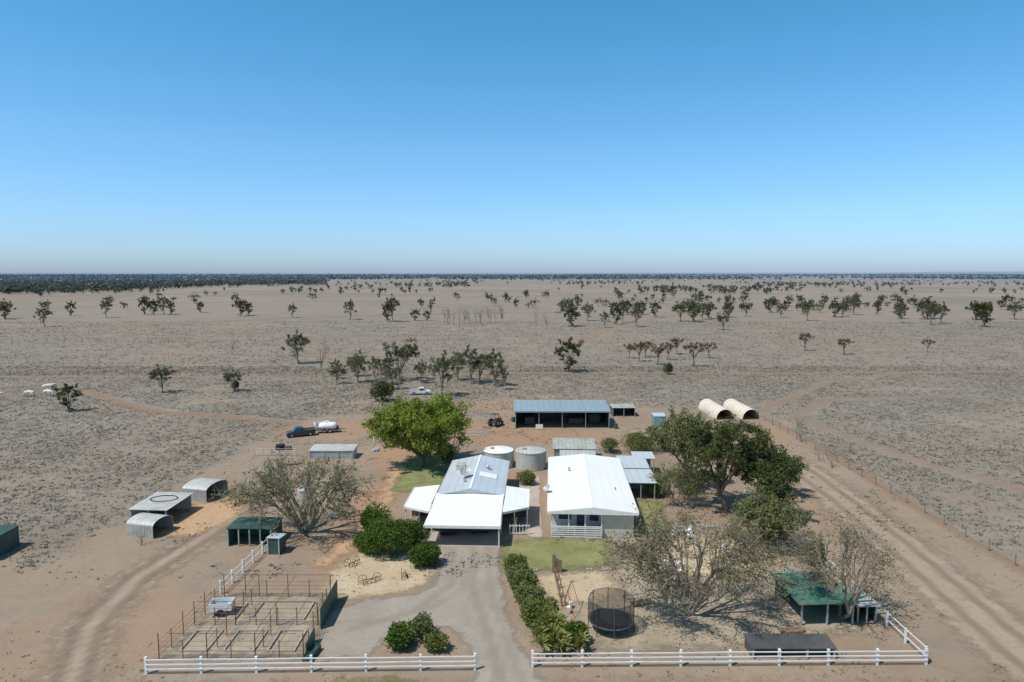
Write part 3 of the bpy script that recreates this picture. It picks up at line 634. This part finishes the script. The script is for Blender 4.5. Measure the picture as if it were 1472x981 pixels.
fs=[(0,1+i,1+(i+1)%n) for i in range(n)]+[(1+i,1+n+i,1+n+(i+1)%n,1+(i+1)%n) for i in range(n)]
q.add(vs,fs); q.tube(c0-d*.1,c0+d*.45,.025); q.obj('satellite_dish','galv',e)
q=MB(); q.lathe([(.2,2.7),(.2,3.15),(.28,3.2),(.1,3.35)],1.2,14.5,12); q.lathe([(.12,2.8),(.12,3.2),(.18,3.25)],-.8,9.6,10); q.obj('roof_vents','galv',e)
q=MB(); q.box(-2.3,-1.3,14.6,15.6,2.65,3.3).obj('roof_cooler','rooftan',e,bevel=.05)
q=MB(); q.add([(.5,11.5,3.03),(2.3,11.5,2.67),(2.3,13.0,2.67),(.5,13.0,3.03),(.5,11.5,3.08),(2.3,11.5,2.72),(2.3,13.0,2.72),(.5,13.0,3.08)],[(0,3,2,1),(4,5,6,7),(0,1,5,4),(1,2,6,5),(2,3,7,6),(3,0,4,7)]); q.obj('skylight','roofwhite',e)
# ---------------------------------------------------------------- house 2
e=empty('white_roof_house',3.25,60.1,0,-3.4)
q=MB(); q.slab([(0,0,2.5),(4.1,0,2.95),(4.1,18.4,2.95),(0,18.4,2.5)],.08); q.slab([(4.103,0,2.95),(8.15,0,2.5),(8.15,18.4,2.5),(4.103,18.4,2.95)],.08); q.obj('roof','roofwhite',e)
MB().box(4.0,4.2,-.01,18.42,2.945,2.98).obj('ridge_cap','white',e)
q=MB(); q.add([(-.02,-.05,2.28),(8.17,-.05,2.28),(8.17,-.05,2.49),(4.1,-.05,2.94),(-.02,-.05,2.49),(-.02,-.003,2.28),(8.17,-.003,2.28),(8.17,-.003,2.49),(4.1,-.003,2.94),(-.02,-.003,2.49)],[(0,1,2,3,4),(9,8,7,6,5),(0,5,6,1),(1,6,7,2),(4,3,8,9),(2,7,8,3),(0,4,9,5)])
q.box(-.08,-.003,0,18.3,2.34,2.5); q.box(8.153,8.23,0,18.3,2.34,2.5); q.obj('fascia_and_gutters','white',e)
q=MB(); q.box(.35,5.1,2.2,2.3,.3,2.4); q.box(.35,.45,2.31,18,0,2.42); q.box(7.7,7.8,.56,18,0,2.42); q.box(.46,7.69,17.9,18,0,2.42); q.box(5.0,5.1,.56,2.19,.3,2.4); q.obj('walls','whitewall',e)
MB().box(5.0,7.8,.45,.55,0,2.4).obj('front_room_wall','cream',e)
MB().box(.3,4.98,.3,2.18,0,.32).obj('verandah_floor','timber',e)
q=MB()
for x in (.36,1.9,3.4,4.9): q.box(x-.05,x+.05,.28,.38,.325,2.4)
for x in (.36,1.4,2.45,3.45,4.85): q.box(x-.03,x+.03,.2,.27,.0,1.05)
for z in (.1,.3,.5,.7,.9,1.05): q.box(.3,4.95,.14,.195,z-.055,z+.045)
q.obj('verandah_railing','white',e)
q=MB(); q.box(1.0,2.2,2.15,2.195,1.0,1.9); q.box(3.9,4.7,2.15,2.195,.9,1.9)
for y in (4,8,12): q.box(.31,.345,y,y+1.4,.9,1.9); q.box(7.805,7.84,y,y+1.4,.9,1.9)
q.obj('windows','glass',e)
q=MB()
for (x0,x1,z0,z1) in [(.93,2.27,.93,.995),(.93,2.27,1.905,1.97),(.93,.995,1.0,1.9),(2.205,2.27,1,1.9)]: q.box(x0,x1,2.13,2.194,z0,z1)
q.obj('window_frames','white',e)
MB().box(2.7,3.45,2.16,2.195,.33,2.05).obj('door','darkgrey',e)
q=MB(); q.tube((-.1,5.5,2.5),(-.1,5.5,2.8),.03)
d=Vector((-.5,-.5,.6)).normalized(); a_=d.cross(Vector((0,0,1))).normalized(); b2=d.cross(a_); c0=Vector((-.15,5.4,2.95)); vs=[c0-d*.08]
for rad,dd in ((.22,-.04),(.38,.04)):
    for i in range(n): t=6.2832*i/n; vs.append(c0+a_*rad*math.cos(t)+b2*rad*math.sin(t)+d*dd)
q.add(vs,fs); q.obj('satellite_dish','galv',e)
q=MB(); q.lathe([(.1,2.7),(.1,3.05),(.17,3.1),(.05,3.18)],2.2,12,10); q.lathe([(.07,2.6),(.07,2.95)],6.6,6,8); q.obj('roof_vents','galv',e)
q=MB()
for k in range(26): 
    x=R.uniform(-.7,8.4); r=R.uniform(.07,.14); q.lathe([(r*.7,0),(r,r*.6),(r*.7,r*1.1)],x,53.1+R.uniform(-.12,.12)+.12*x*.3,7)
q.obj('garden_edging_rocks','concrete')

def shed(name,x0,x1,y0,y1,zf,zb,roof,wall,rot=0,open_front=True,posts=3,over=.15,walls='blr'):
    cx,cy=(x0+x1)/2,(y0+y1)/2; e=empty(name,cx,cy,0,rot); w=(x1-x0)/2; d=(y1-y0)/2
    MB().slab([(-w-over,-d-over,zf),(w+over,-d-over,zf),(w+over,d+over,zb),(-w-over,d+over,zb)],.05).obj('roof',roof,e)
    q=MB(); t=.05
    def side(x0,x1): q.add([(x0,-d,0),(x1,-d,0),(x1,d,0),(x0,d,0),(x0,-d,zf-.07),(x1,-d,zf-.07),(x1,d,zb-.07),(x0,d,zb-.07)],[(0,3,2,1),(4,5,6,7),(0,1,5,4),(1,2,6,5),(2,3,7,6),(3,0,4,7)])
    if 'b' in walls: q.box(-w+t+.003,w-t-.003,d-t,d,0,zb-.08)
    if 'l' in walls: side(-w,-w+t)
    if 'r' in walls: side(w-t,w)
    if not open_front: q.box(-w+t+.003,w-t-.003,-d,-d+t,0,zf-.08)
    if q.v: q.obj('walls',wall,e)
    p=MB()
    for i in range(posts):
        x=-w+.06+(2*w-.12)*i/(posts-1); p.box(x-.05,x+.05,-d-.06,-d-.005 if not open_front else -d+.05,0,zf-.075)
        if 'b' not in walls: p.box(x-.05,x+.05,d-.1,d,0,zb-.075)
    p.obj('posts','galv',e)
    return e
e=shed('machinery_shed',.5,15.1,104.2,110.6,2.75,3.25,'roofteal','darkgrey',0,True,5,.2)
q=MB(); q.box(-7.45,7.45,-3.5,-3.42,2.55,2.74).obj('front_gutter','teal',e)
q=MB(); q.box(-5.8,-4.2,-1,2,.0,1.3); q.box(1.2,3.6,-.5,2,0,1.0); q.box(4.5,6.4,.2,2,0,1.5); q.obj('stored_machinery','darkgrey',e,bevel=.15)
shed('open_shelter',16.9,20.7,113,116,1.5,1.6,'roofold','darkgrey',0,True,3,.1)
shed('small_iron_shed',5.4,10.6,84.2,88.6,2.0,2.25,'roofold','galv',-3,False,4,.15)
shed('lean_to_shed',6.0,10.2,81.4,83.6,1.8,1.95,'rooftan','galv',-3,False,3,.1)
shed('shade_shelter',12.5,15.6,75.8,80,2.0,2.2,'roofblue','galv',-3,True,3,.15,'b')
shed('shade_shelter',12.3,15.3,70.6,74.6,1.9,2.15,'roofblue','galv',-3,True,3,.15,'b')
shed('shade_shelter',14.6,17.0,79.4,82,2.1,2.2,'roofblue','galv',-3,True,3,.1,'b')
shed('garden_shed',22.2,24.1,105,106.9,1.75,1.9,'roofblue','teal',0,False,2,.05)
shed('stock_shelter',-36.4,-32.8,63.3,67.8,1.55,1.7,'rooftan','galv',-4,True,3,.15,'bl')
shed('iron_shed',-49.5,-43.6,54.8,58.4,1.75,1.85,'dgreen','dgreen',0,False,3,.05)
shed('green_aviary',-25.1,-21.2,58.2,61,1.65,1.6,'dgreen','green',0,True,5,.1)
shed('green_locker',-20.9,-19.8,56.4,57.6,1.5,1.4,'roofblue','dgreen',-6,False,2,.08)
shed('long_iron_shed',-26.2,-20.6,86.5,89.0,1.15,1.35,'rooftan','galv',0,False,4,.1)
shed('green_shade_house',19.6,23.3,44.6,48.8,1.65,1.75,'green','green',3,True,3,.25,'br')
shed('poultry_shed',23.7,25.1,45.0,47.6,1.2,1.4,'roofold','dgreen',3,True,3,.1)
shed('low_dark_shelter',15.0,20.2,40.5,41.9,.72,.85,'darkgrey','darkgrey',0,True,4,.08)
def arch_shelter(name,x0,x1,y0,y1,h,rot=0,mt='galv',along='x',z0=.35,back=True):
    cx,cy=(x0+x1)/2,(y0+y1)/2; e=empty(name,cx,cy,0,rot); w,d=(x1-x0)/2,(y1-y0)/2
    q=MB().arch(-w,w,-d,d,h-z0,.04,16,along,z0); q.obj('curved_roof',mt,e)
    q=MB()
    if along=='x': q.box(-w,w,-d-.045,-d-.003,0,z0+.06); q.box(-w,w,d+.003,d+.045,0,z0+.06)
    else: q.box(-w-.045,-w-.003,-d,d,0,z0+.1); q.box(w+.003,w+.045,-d,d,0,z0+.1)
    q.obj('side_walls','galv' if along=='x' else mt,e)
    if back:
        prof=[(math.cos(math.pi*i/14),math.sin(math.pi*i/14)) for i in range(15)]
        vs=[(-w+.03,(d-.06)*a,z0+(h-z0-.06)*b_) for a,b_ in prof] if along=='x' else [((w-.06)*a,d-.03,z0+(h-z0-.06)*b_) for a,b_ in prof]
        vs=[( vs[0][0],vs[0][1],0)]+vs+[(vs[-1][0],vs[-1][1],0)]
        MB().add(vs,[tuple(range(len(vs)))]).obj('end_wall',mt,e)
    return e
arch_shelter('arched_calf_shelter',-35.1,-32.2,60.2,62.7,1.6,-14,'rooftan','x',1.1)
arch_shelter('arched_calf_shelter',-34.6,-31.6,70.0,73.4,1.75,-14,'rooftan','x',1.25)
arch_shelter('igloo_shelter',33.4,36.4,110.4,120,1.75,2,'canvas','y',.1)
arch_shelter('igloo_shelter',37.7,40.7,110.4,120,1.75,2,'canvas','y',.1)
def tank(name,x,y,r,h,mt,roofmt):
    e=empty(name,x,y); pr=[]; k=14
    for i in range(k): 
        z=h*i/k; pr+= [(r,z),(r+.02,z+h/k*.5)]
    pr.append((r,h)); MB().lathe(pr,0,0,36).obj('wall',mt,e,True)
    q=MB().lathe([(r+.07,h+.003),(r+.05,h+.06),(r*.5,h+.25),(.12,h+.4)],0,0,36); q.obj('roof',roofmt,e)
    q=MB().lathe([(.28,h+.30),(.28,h+.42),(.05,h+.47)],-r*.4,-r*.2,12); q.obj('hatch','galv',e)
    q=MB().tube((r+.06,0,0),(r+.06,0,h),.04); q.obj('pipe','white',e)
tank('water_tank',-1.7,83.6,1.85,2.0,'galvv','roofwhite'); tank('water_tank',2.3,82.8,1.85,2.15,'galvv','rooftan')
tank('small_water_tank',-21.4,68.5,.65,1.8,'galvv','galv')

# ---------------------------------------------------------------- vehicles
def wheels(e,pts,r,w,n=16):
    q=MB(); h=MB()
    for x,y in pts:
        s=1 if y>0 else -1
        q.tube((x,y-w/2,r),(x,y+w/2,r),r,n); h.tube((x,y+s*w/2,r),(x,y+s*(w/2+.02),r),r*.5,10)
    q.obj('tyres','rubber',e,bevel=.02); h.obj('hubs','galv',e)
def pickup(name,x,y,rot,body,tray=True):
    e=empty(name,x,y,0,rot)
    q=MB().prismx([(-2.05,.38),(-2.1,.8),(.98,.86),(1.85,.78),(2.02,.6),(2.0,.33),(1.5,.3),(-1.6,.3)],-.75,.75); q.obj('body',body,e,bevel=.06)
    c0=-.45 if tray else -1.9
    q=MB(); w0,w1=.72,.6
    pr=[(c0,.84),(c0+.12,1.4),(.62,1.42),(1.1,.86)]
    q.add([(p[0],-(w0 if p[1]<1 else w1),p[1]) for p in pr]+[(p[0],(w0 if p[1]<1 else w1),p[1]) for p in pr],[(0,1,2,3),(7,6,5,4),(0,4,5,1),(1,5,6,2),(2,6,7,3)]); q.obj('cab',body,e,bevel=.04)
    q=MB()
    for s in (-1,1):
        ya,yb=s*.735,s*.635
        vs=[(c0+.16,ya,.9),(c0+.24,yb,1.32),(.55,yb,1.33),(.93,ya,.9)]
        q.add(vs,[(0,1,2,3)] if s>0 else [(3,2,1,0)])
    q.add([(1.13,-.62,.9),(.7,-.54,1.36),(.7,.54,1.36),(1.13,.62,.9)],[(0,1,2,3)])
    q.add([(c0-.03,-.6,.92),(c0+.07,-.52,1.34),(c0+.07,.52,1.34),(c0-.03,.6,.92)],[(3,2,1,0)])
    q.obj('windows','glass',e)
    if tray:
        MB().box(-2.0,-.55,-.62,.62,.84,.87).obj('tray_bed','darkgrey',e)
        q=MB(); q.box(-2.08,-.5,-.76,-.7,.8,1.0); q.box(-2.08,-.5,.7,.76,.8,1.0); q.box(-2.1,-2.04,-.69,.69,.8,1.0); q.obj('tray_sides',body,e)
    q=MB(); q.box(2.0,2.08,-.7,.7,.34,.5); q.obj('bumper','darkgrey',e,bevel=.02)
    q=MB(); q.box(2.01,2.05,-.66,-.42,.58,.7); q.box(2.01,2.05,.42,.66,.58,.7); q.obj('headlights','tankwhite',e)
    wheels(e,[(-1.3,-.68),(-1.3,.68),(1.3,-.68),(1.3,.68)],.33,.2)
    return e
pickup('pickup_truck',-18.2,134,8,'carwhite'); pickup('parked_car',-6.0,62.3,95,'cardark',False); pickup('parked_car',-3.0,62.6,92,'cardark',False)
pickup('pickup_truck',-31.3,99.2,205,'cardark')
e=empty('water_tank_trailer',-27.9,101.6,0,12)
q=MB(); prof=[(.0,-1.35),(.42,-1.3),(.6,-1.1),(.66,-.6),(.66,.6),(.6,1.1),(.42,1.3),(0.01,1.35)]
vs=[];fs2=[];nn=18
for r,x in prof:
    for i_ in range(nn): t=6.2832*i_/nn; vs.append((x,r*1.15*math.cos(t),1.0+r*.85*math.sin(t)))
for j in range(len(prof)-1):
    for i_ in range(nn): fs2.append((j*nn+i_,j*nn+(i_+1)%nn,(j+1)*nn+(i_+1)%nn,(j+1)*nn+i_))
q.add(vs,fs2); q.obj('tank','tankwhite',e,True)
q=MB()
for x in (-.8,-.1,.6): q.box(x-.05,x+.05,-.78,.78,.48,.62)
q.obj('tank_straps','galv',e)
q=MB(); q.box(-1.7,1.7,-.6,.6,.40,.47); q.tube((1.7,0,.45),(2.6,0,.42),.06); q.tube((1.65,-.5,.46),(2.5,0,.42),.04); q.box(1.0,1.6,-.4,.4,.475,.95); q.obj('chassis_and_pump','darkgrey',e)
q=MB().lathe([(.25,1.5),(.25,1.68),(.1,1.72)],-.2,0,12); q.obj('filler_cap','tankwhite',e)
wheels(e,[(-.45,-.68),(-.45,.68),(.35,-.68),(.35,.68)],.33,.18)
e=empty('box_trailer',-29.6,104.4,0,30)
q=MB(); q.box(-1.1,1.1,-.65,.65,.48,.53); q.box(-1.1,1.1,-.65,-.6,.53,1.0); q.box(-1.1,1.1,.6,.65,.53,1.0); q.box(-1.1,-1.05,-.6,.6,.53,1.0); q.box(1.05,1.1,-.6,.6,.53,1.0); q.obj('tub','carwhite',e)
q=MB().box(-1.2,1.6,-.05,.05,.40,.47); q.obj('drawbar','darkgrey',e); wheels(e,[(0,-.75),(0,.75)],.33,.18)
e=empty('tyre_stack',-31.8,91.5); q=MB()
for k in range(3): q.lathe([(.5,.02+k*.24),(.62,.08+k*.24),(.62,.18+k*.24),(.5,.24+k*.24)],k*.06,0,16)
q.obj('tyres','rubber',e); MB().box(.7,1.6,-.3,.3,0,.5).obj('drum','darkgrey',e,bevel=.1)
e=empty('tractor',-2.6,105.8,0,60)
q=MB(); q.box(.2,1.5,-.28,.28,.6,1.15); q.obj('bonnet','red',e,bevel=.08)
q=MB(); q.box(-.75,.2,-.35,.35,.55,.85); q.box(.2,1.45,-.15,.15,.4,.6); q.obj('chassis','darkgrey',e)
q=MB()
for x in (-.7,.15):
    for y in (-.45,.45): q.tube((x,y,.85),(x,y,1.95),.03)
q.box(-.8,.25,-.52,.52,1.95,2.02); q.tube((1.1,0,1.15),(1.1,0,1.7),.04); q.box(-.45,-.05,-.2,.2,.86,1.1); q.obj('cab_frame','darkgrey',e)
wheels(e,[(-.45,-.6),(-.45,.6)],.62,.3,20); wheels(e,[(1.2,-.5),(1.2,.5)],.35,.2)
q=MB(); q.tube((-1,0,.5),(-2.4,.3,.9),.06); q.tube((-2.4,-.6,.3),(-2.4,.9,.3),.05); 
for k in range(5): q.tube((-2.4,-.5+k*.33,.3),(-2.2,-.5+k*.33,.0),.03)
q.obj('implement','rust',e)
q=MB(); q.box(-.55,.55,-.03,.03,.15,.85); q.tube((-.4,0,0),(-.4,0,.15),.03); q.tube((.4,0,0),(.4,0,.15),.03); e=empty('sign_board',4.2,103.2); q.obj('board','white',e)
e=empty('trampoline',6.7,44.1); r=1.5; q=MB(); nn=24
ring=[(r*math.cos(6.2832*i/nn),r*math.sin(6.2832*i/nn),.72) for i in range(nn+1)]; q.path(ring,.05,6)
ring2=[(p[0]*1.0,p[1]*1.0,2.2) for p in ring]; q.path(ring2,.02,5)
for k in range(8):
    t=6.2832*k/8; q.tube((r*1.03*math.cos(t),r*1.03*math.sin(t),0),(r*1.03*math.cos(t),r*1.03*math.sin(t),2.25),.03,5)
q.obj('frame','darkgrey',e)
q=MB().lathe([(r*.95,.70),(r*.95,.715)],0,0,28); q.obj('mat','rubber',e)
nm_=bpy.data.materials.new('black_netting'); nm_.use_nodes=True; nt=nm_.node_tree; bb_=nt.nodes['Principled BSDF']; bb_.inputs['Base Color'].default_value=(.02,.02,.02,1)
tcn=nt.nodes.new('ShaderNodeTexCoord').outputs['Object']; bb_.inputs['Roughness'].default_value=.9
tr_=nt.nodes.new('ShaderNodeBsdfTransparent'); mx=nt.nodes.new('ShaderNodeMixShader'); nt.links.new(mrange(nt,noise(nt,tcn,14,2),.4,.6,.3,.6),mx.inputs[0]); nt.links.new(tr_.outputs[0],mx.inputs[1]); nt.links.new(bb_.outputs[0],mx.inputs[2]); nt.links.new(mx.outputs[0],nt.nodes['Material Output'].inputs[0])
vs=[(p[0],p[1],.78) for p in ring[:-1]]+[(p[0],p[1],2.18) for p in ring[:-1]]
MB().add(vs,[(i,(i+1)%nn,(i+1)%nn+nn,i+nn) for i in range(nn)]).obj('net',nm_,e)
e=empty('swing_set',4.1,46.6,0,75); q=MB()
for x in (-1,1): q.tube((x,-.55,0),(x*.8,0,1.9),.022); q.tube((x,.55,0),(x*.8,0,1.9),.022)
q.tube((-.9,0,1.9),(.9,0,1.9),.025); q.obj('frame','red',e)
q=MB()
for x in (-.35,.35): q.tube((x-.18,0,1.9),(x-.18,0,.5),.01,4); q.tube((x+.18,0,1.9),(x+.18,0,.5),.01,4); q.box(x-.2,x+.2,-.1,.1,.46,.5)
q.obj('swings','white',e)
def table(x,y,r=.6):
    e=empty('garden_table',x,y); MB().lathe([(r,.6),(r,.65)],0,0,20).obj('top','white',e)
    q=MB().tube((0,0,0),(0,0,.6),.05); q.lathe([(.3,.0),(.25,.04)],0,0,12); q.obj('leg','white',e)
    q=MB()
    for k in range(4):
        t=k*1.57+.5; cx,cy=math.cos(t)*1.0,math.sin(t)*1.0; q.box(cx-.2,cx+.2,cy-.2,cy+.2,.34,.38)
        for a in (-.17,.17):
            for b_ in (-.17,.17): q.box(cx+a-.02,cx+a+.02,cy+b_-.02,cy+b_+.02,0,.34)
        q.box(cx-.2,cx+.2,cy+.2,cy+.24,.34,.8)
    q.obj('chairs','white',e)
table(15.6,60.6,.65); table(13.0,53.4,.6)
def plough(x,y,rot,s=1):
    e=empty('rusty_plough',x,y,0,rot); q=MB()
    q.tube((-1*s,0,.35),(1*s,.1,.4),.04); q.tube((-.6*s,-.4,.3),(.7*s,.4,.3),.03)
    for k in range(4):
        t=-.7+k*.45; q.tube((t*s,.02,.35),(t*s-.1,-.1,.02),.025)
    for cx in (-.8,.8):
        pts=[(cx*s+.32*math.cos(6.2832*i/14),.35,.33+.32*math.sin(6.2832*i/14)) for i in range(15)]; q.path(pts,.025,5)
        for i in range(4): q.tube((cx*s,.35,.33),pts[i*3],.012,4)
    q.obj('frame_and_wheels','rust',e)
plough(-11.0,50.9,20,.7); plough(-8.4,52.0,100,.4); plough(-13,54,40,.5)
e=empty('timber_gatepost',3.5,52.9); q=MB(); q.box(-.25,.05,-.12,.12,0,1.5); q.box(.055,.5,-.1,.1,0,1.1); q.obj('post','timber',e)
def barrel(x,y,mt='rust',r=.3,h=.8):
    MB().lathe([(r,0),(r*1.03,h*.33),(r,h*.34),(r*1.03,h*.66),(r,h*.67),(r,h)],x,y,14).obj('steel_drum',mt)
for x,y,m_ in [(-22.6,62.8,'rust'),(16.5,92.5,'teal'),(.2,108.8,'dgreen'),(16.1,104,'dgreen'),(22,52,'galv'),(18,56.4,'white'),(20.4,50.6,'teal'),(12,64.5,'galv'),(9.6,57.5,'galv'),(17.2,52.5,'white')]: barrel(x,y,m_)
def pile(x,y,rot,mt,n=7,L=1.6):
    e=empty('timber_pile',x,y,0,rot); q=MB()
    for k in range(n):
        yy=(k%4)*.22-.33+R.uniform(-.02,.02); z=.06+(k//4)*.13; l=L*R.uniform(.35,.55); q.box(-l,l,yy,yy+.18,z-.055,z+.055)
    q.obj('boards',mt,e)
for x,y,r_,m_ in [(-27.5,84,30,'timber'),(21.5,101,10,'galv'),(18.2,98,60,'timber'),(-18.5,91,100,'galv'),(11.2,95,0,'rust'),(-24.5,62.5,80,'galv'),(18.5,62.6,10,'concrete'),(16.8,65,90,'timber'),(9.5,47.6,20,'timber'),(18.8,43.6,5,'timber'),(24.2,51.5,80,'galv')]: pile(x,y,r_,m_)
e=empty('water_trough',-12.6,40.8,0,80); q=MB(); q.box(-.8,.8,-.25,-.2,0,.4); q.box(-.8,.8,.2,.25,0,.4); q.box(-.8,-.75,-.19,.19,0,.4); q.box(.75,.8,-.19,.19,0,.4); q.box(-.74,.74,-.19,.19,.03,.3); q.obj('trough','dgreen',e)
q=MB()
th=[(1.3*math.cos(6.2832*i/20),.9*math.sin(6.2832*i/20),1.72) for i in range(21)]
e=empty('coiled_pipe',-34.6,66); q.path(th,.04,5); q.obj('coil','rubber',e)

def cow(x,y,rot,graze=False):
    me=bpy.data.meshes.new('white_cow')
    hd=[(1.15,0,1.25),(1.38,0,1.3),(1.62,0,1.12)] if not graze else [(1.12,0,.75),(1.22,0,.42),(1.38,0,.14)]
    v=[(-.75,0,1.08),(-.3,0,1.0),(.25,0,.98),(.72,0,1.1),hd[0],hd[1],hd[2]]; r=[.27,.36,.38,.3,.17,.15,.09]; ed=[(0,1),(1,2),(2,3),(3,4),(4,5),(5,6)]
    for s in (-1,1):
        b=len(v); v+=[(-.78,s*.2,.72),(-.92,s*.2,.42),(-.84,s*.2,.03)]; r+=[.15,.07,.06]; ed+=[(0,b),(b,b+1),(b+1,b+2)]
        b=len(v); v+=[(.66,s*.2,.62),(.68,s*.2,.34),(.66,s*.2,.03)]; r+=[.11,.065,.06]; ed+=[(3,b),(b,b+1),(b+1,b+2)]
        b=len(v); v+=[(hd[1][0]-.05,s*.26,hd[1][2]+.08)]; r+=[.04]; ed+=[(5,b)]
    b=len(v); v+=[(-1.03,0,1.1),(-1.08,0,.55)]; r+=[.04,.03]; ed+=[(0,b),(b,b+1)]
    me.from_pydata(v,ed,[]); me.materials.append(M['hide']); o=bpy.data.objects.new('white_cow',me); COL.objects.link(o)
    o.modifiers.new('skin','SKIN'); sv=me.skin_vertices[0].data
    for i_,q_ in enumerate(r): sv[i_].radius=(q_,q_)
    sv[0].use_root=True; o.modifiers.new('sub','SUBSURF').levels=1; o.modifiers['sub'].render_levels=1
    o.location=(x,y,0); o.rotation_euler=(0,0,math.radians(rot))
cow(-95.6,139,10); cow(-91.2,132.5,-15,True); cow(-94.2,131.6,170,True); cow(-98.6,128.5,5)

# ---------------------------------------------------------------- light, sky, camera
EL=math.radians(60); AZ=math.radians(238)
sd=Vector((math.sin(AZ)*math.cos(EL),math.cos(AZ)*math.cos(EL),math.sin(EL)))
L=bpy.data.lights.new('sun','SUN'); L.energy=4.1; L.angle=math.radians(.5); L.color=(1,.955,.885)
lo=bpy.data.objects.new('sun',L); lo.rotation_euler=sd.to_track_quat('Z','Y').to_euler(); lo.location=(0,0,80); COL.objects.link(lo)
w=bpy.data.worlds.new('World'); sc.world=w; w.use_nodes=True; nt=w.node_tree; bg=nt.nodes['Background']
sk=nt.nodes.new('ShaderNodeTexSky'); sk.sky_type='NISHITA'; sk.sun_disc=False; sk.sun_elevation=EL; sk.sun_rotation=AZ
sk.air_density=1.0; sk.dust_density=.6; sk.ozone_density=2.2; sk.altitude=100
tcw=nt.nodes.new('ShaderNodeTexCoord'); sp=nt.nodes.new('ShaderNodeSeparateXYZ'); nt.links.new(tcw.outputs['Generated'],sp.inputs[0])
cr_=nt.nodes.new('ShaderNodeValToRGB'); nt.links.new(sp.outputs['Z'],cr_.inputs[0]); el_=cr_.color_ramp.elements
el_[0].position=0; el_[0].color=(.415,.555,.87,1); el_[1].position=1; el_[1].color=(.44,.51,.5,1)
for pz,cc in ((.03,(.43,.59,.87)),(.08,(.44,.635,.86)),(.17,(.41,.67,.83)),(.36,(.26,.70,.81)),(.6,(.37,.56,.59))):
    x_=el_.new(pz); x_.color=(*cc,1)
nt.links.new(mixc(nt,1.0,sk.outputs[0],cr_.outputs[0],'MULTIPLY'),bg.inputs[0]); bg.inputs[1].default_value=.15*1.33
cam=bpy.data.cameras.new('camera'); co=bpy.data.objects.new('camera',cam); COL.objects.link(co)
cam.sensor_width=36; cam.lens=24; cam.clip_end=200000; cam.clip_start=.5
co.location=(0,0,24); co.rotation_euler=(math.radians(84.32),0,0); sc.camera=co
for o in list(COL.objects):
    if o.parent is None:
        o.location=o.location*WORLD_SCALE
        if o.type in('MESH','EMPTY'): o.scale=o.scale*WORLD_SCALE
sc.view_settings.view_transform='Standard'; sc.view_settings.look='None'; sc.view_settings.exposure=0
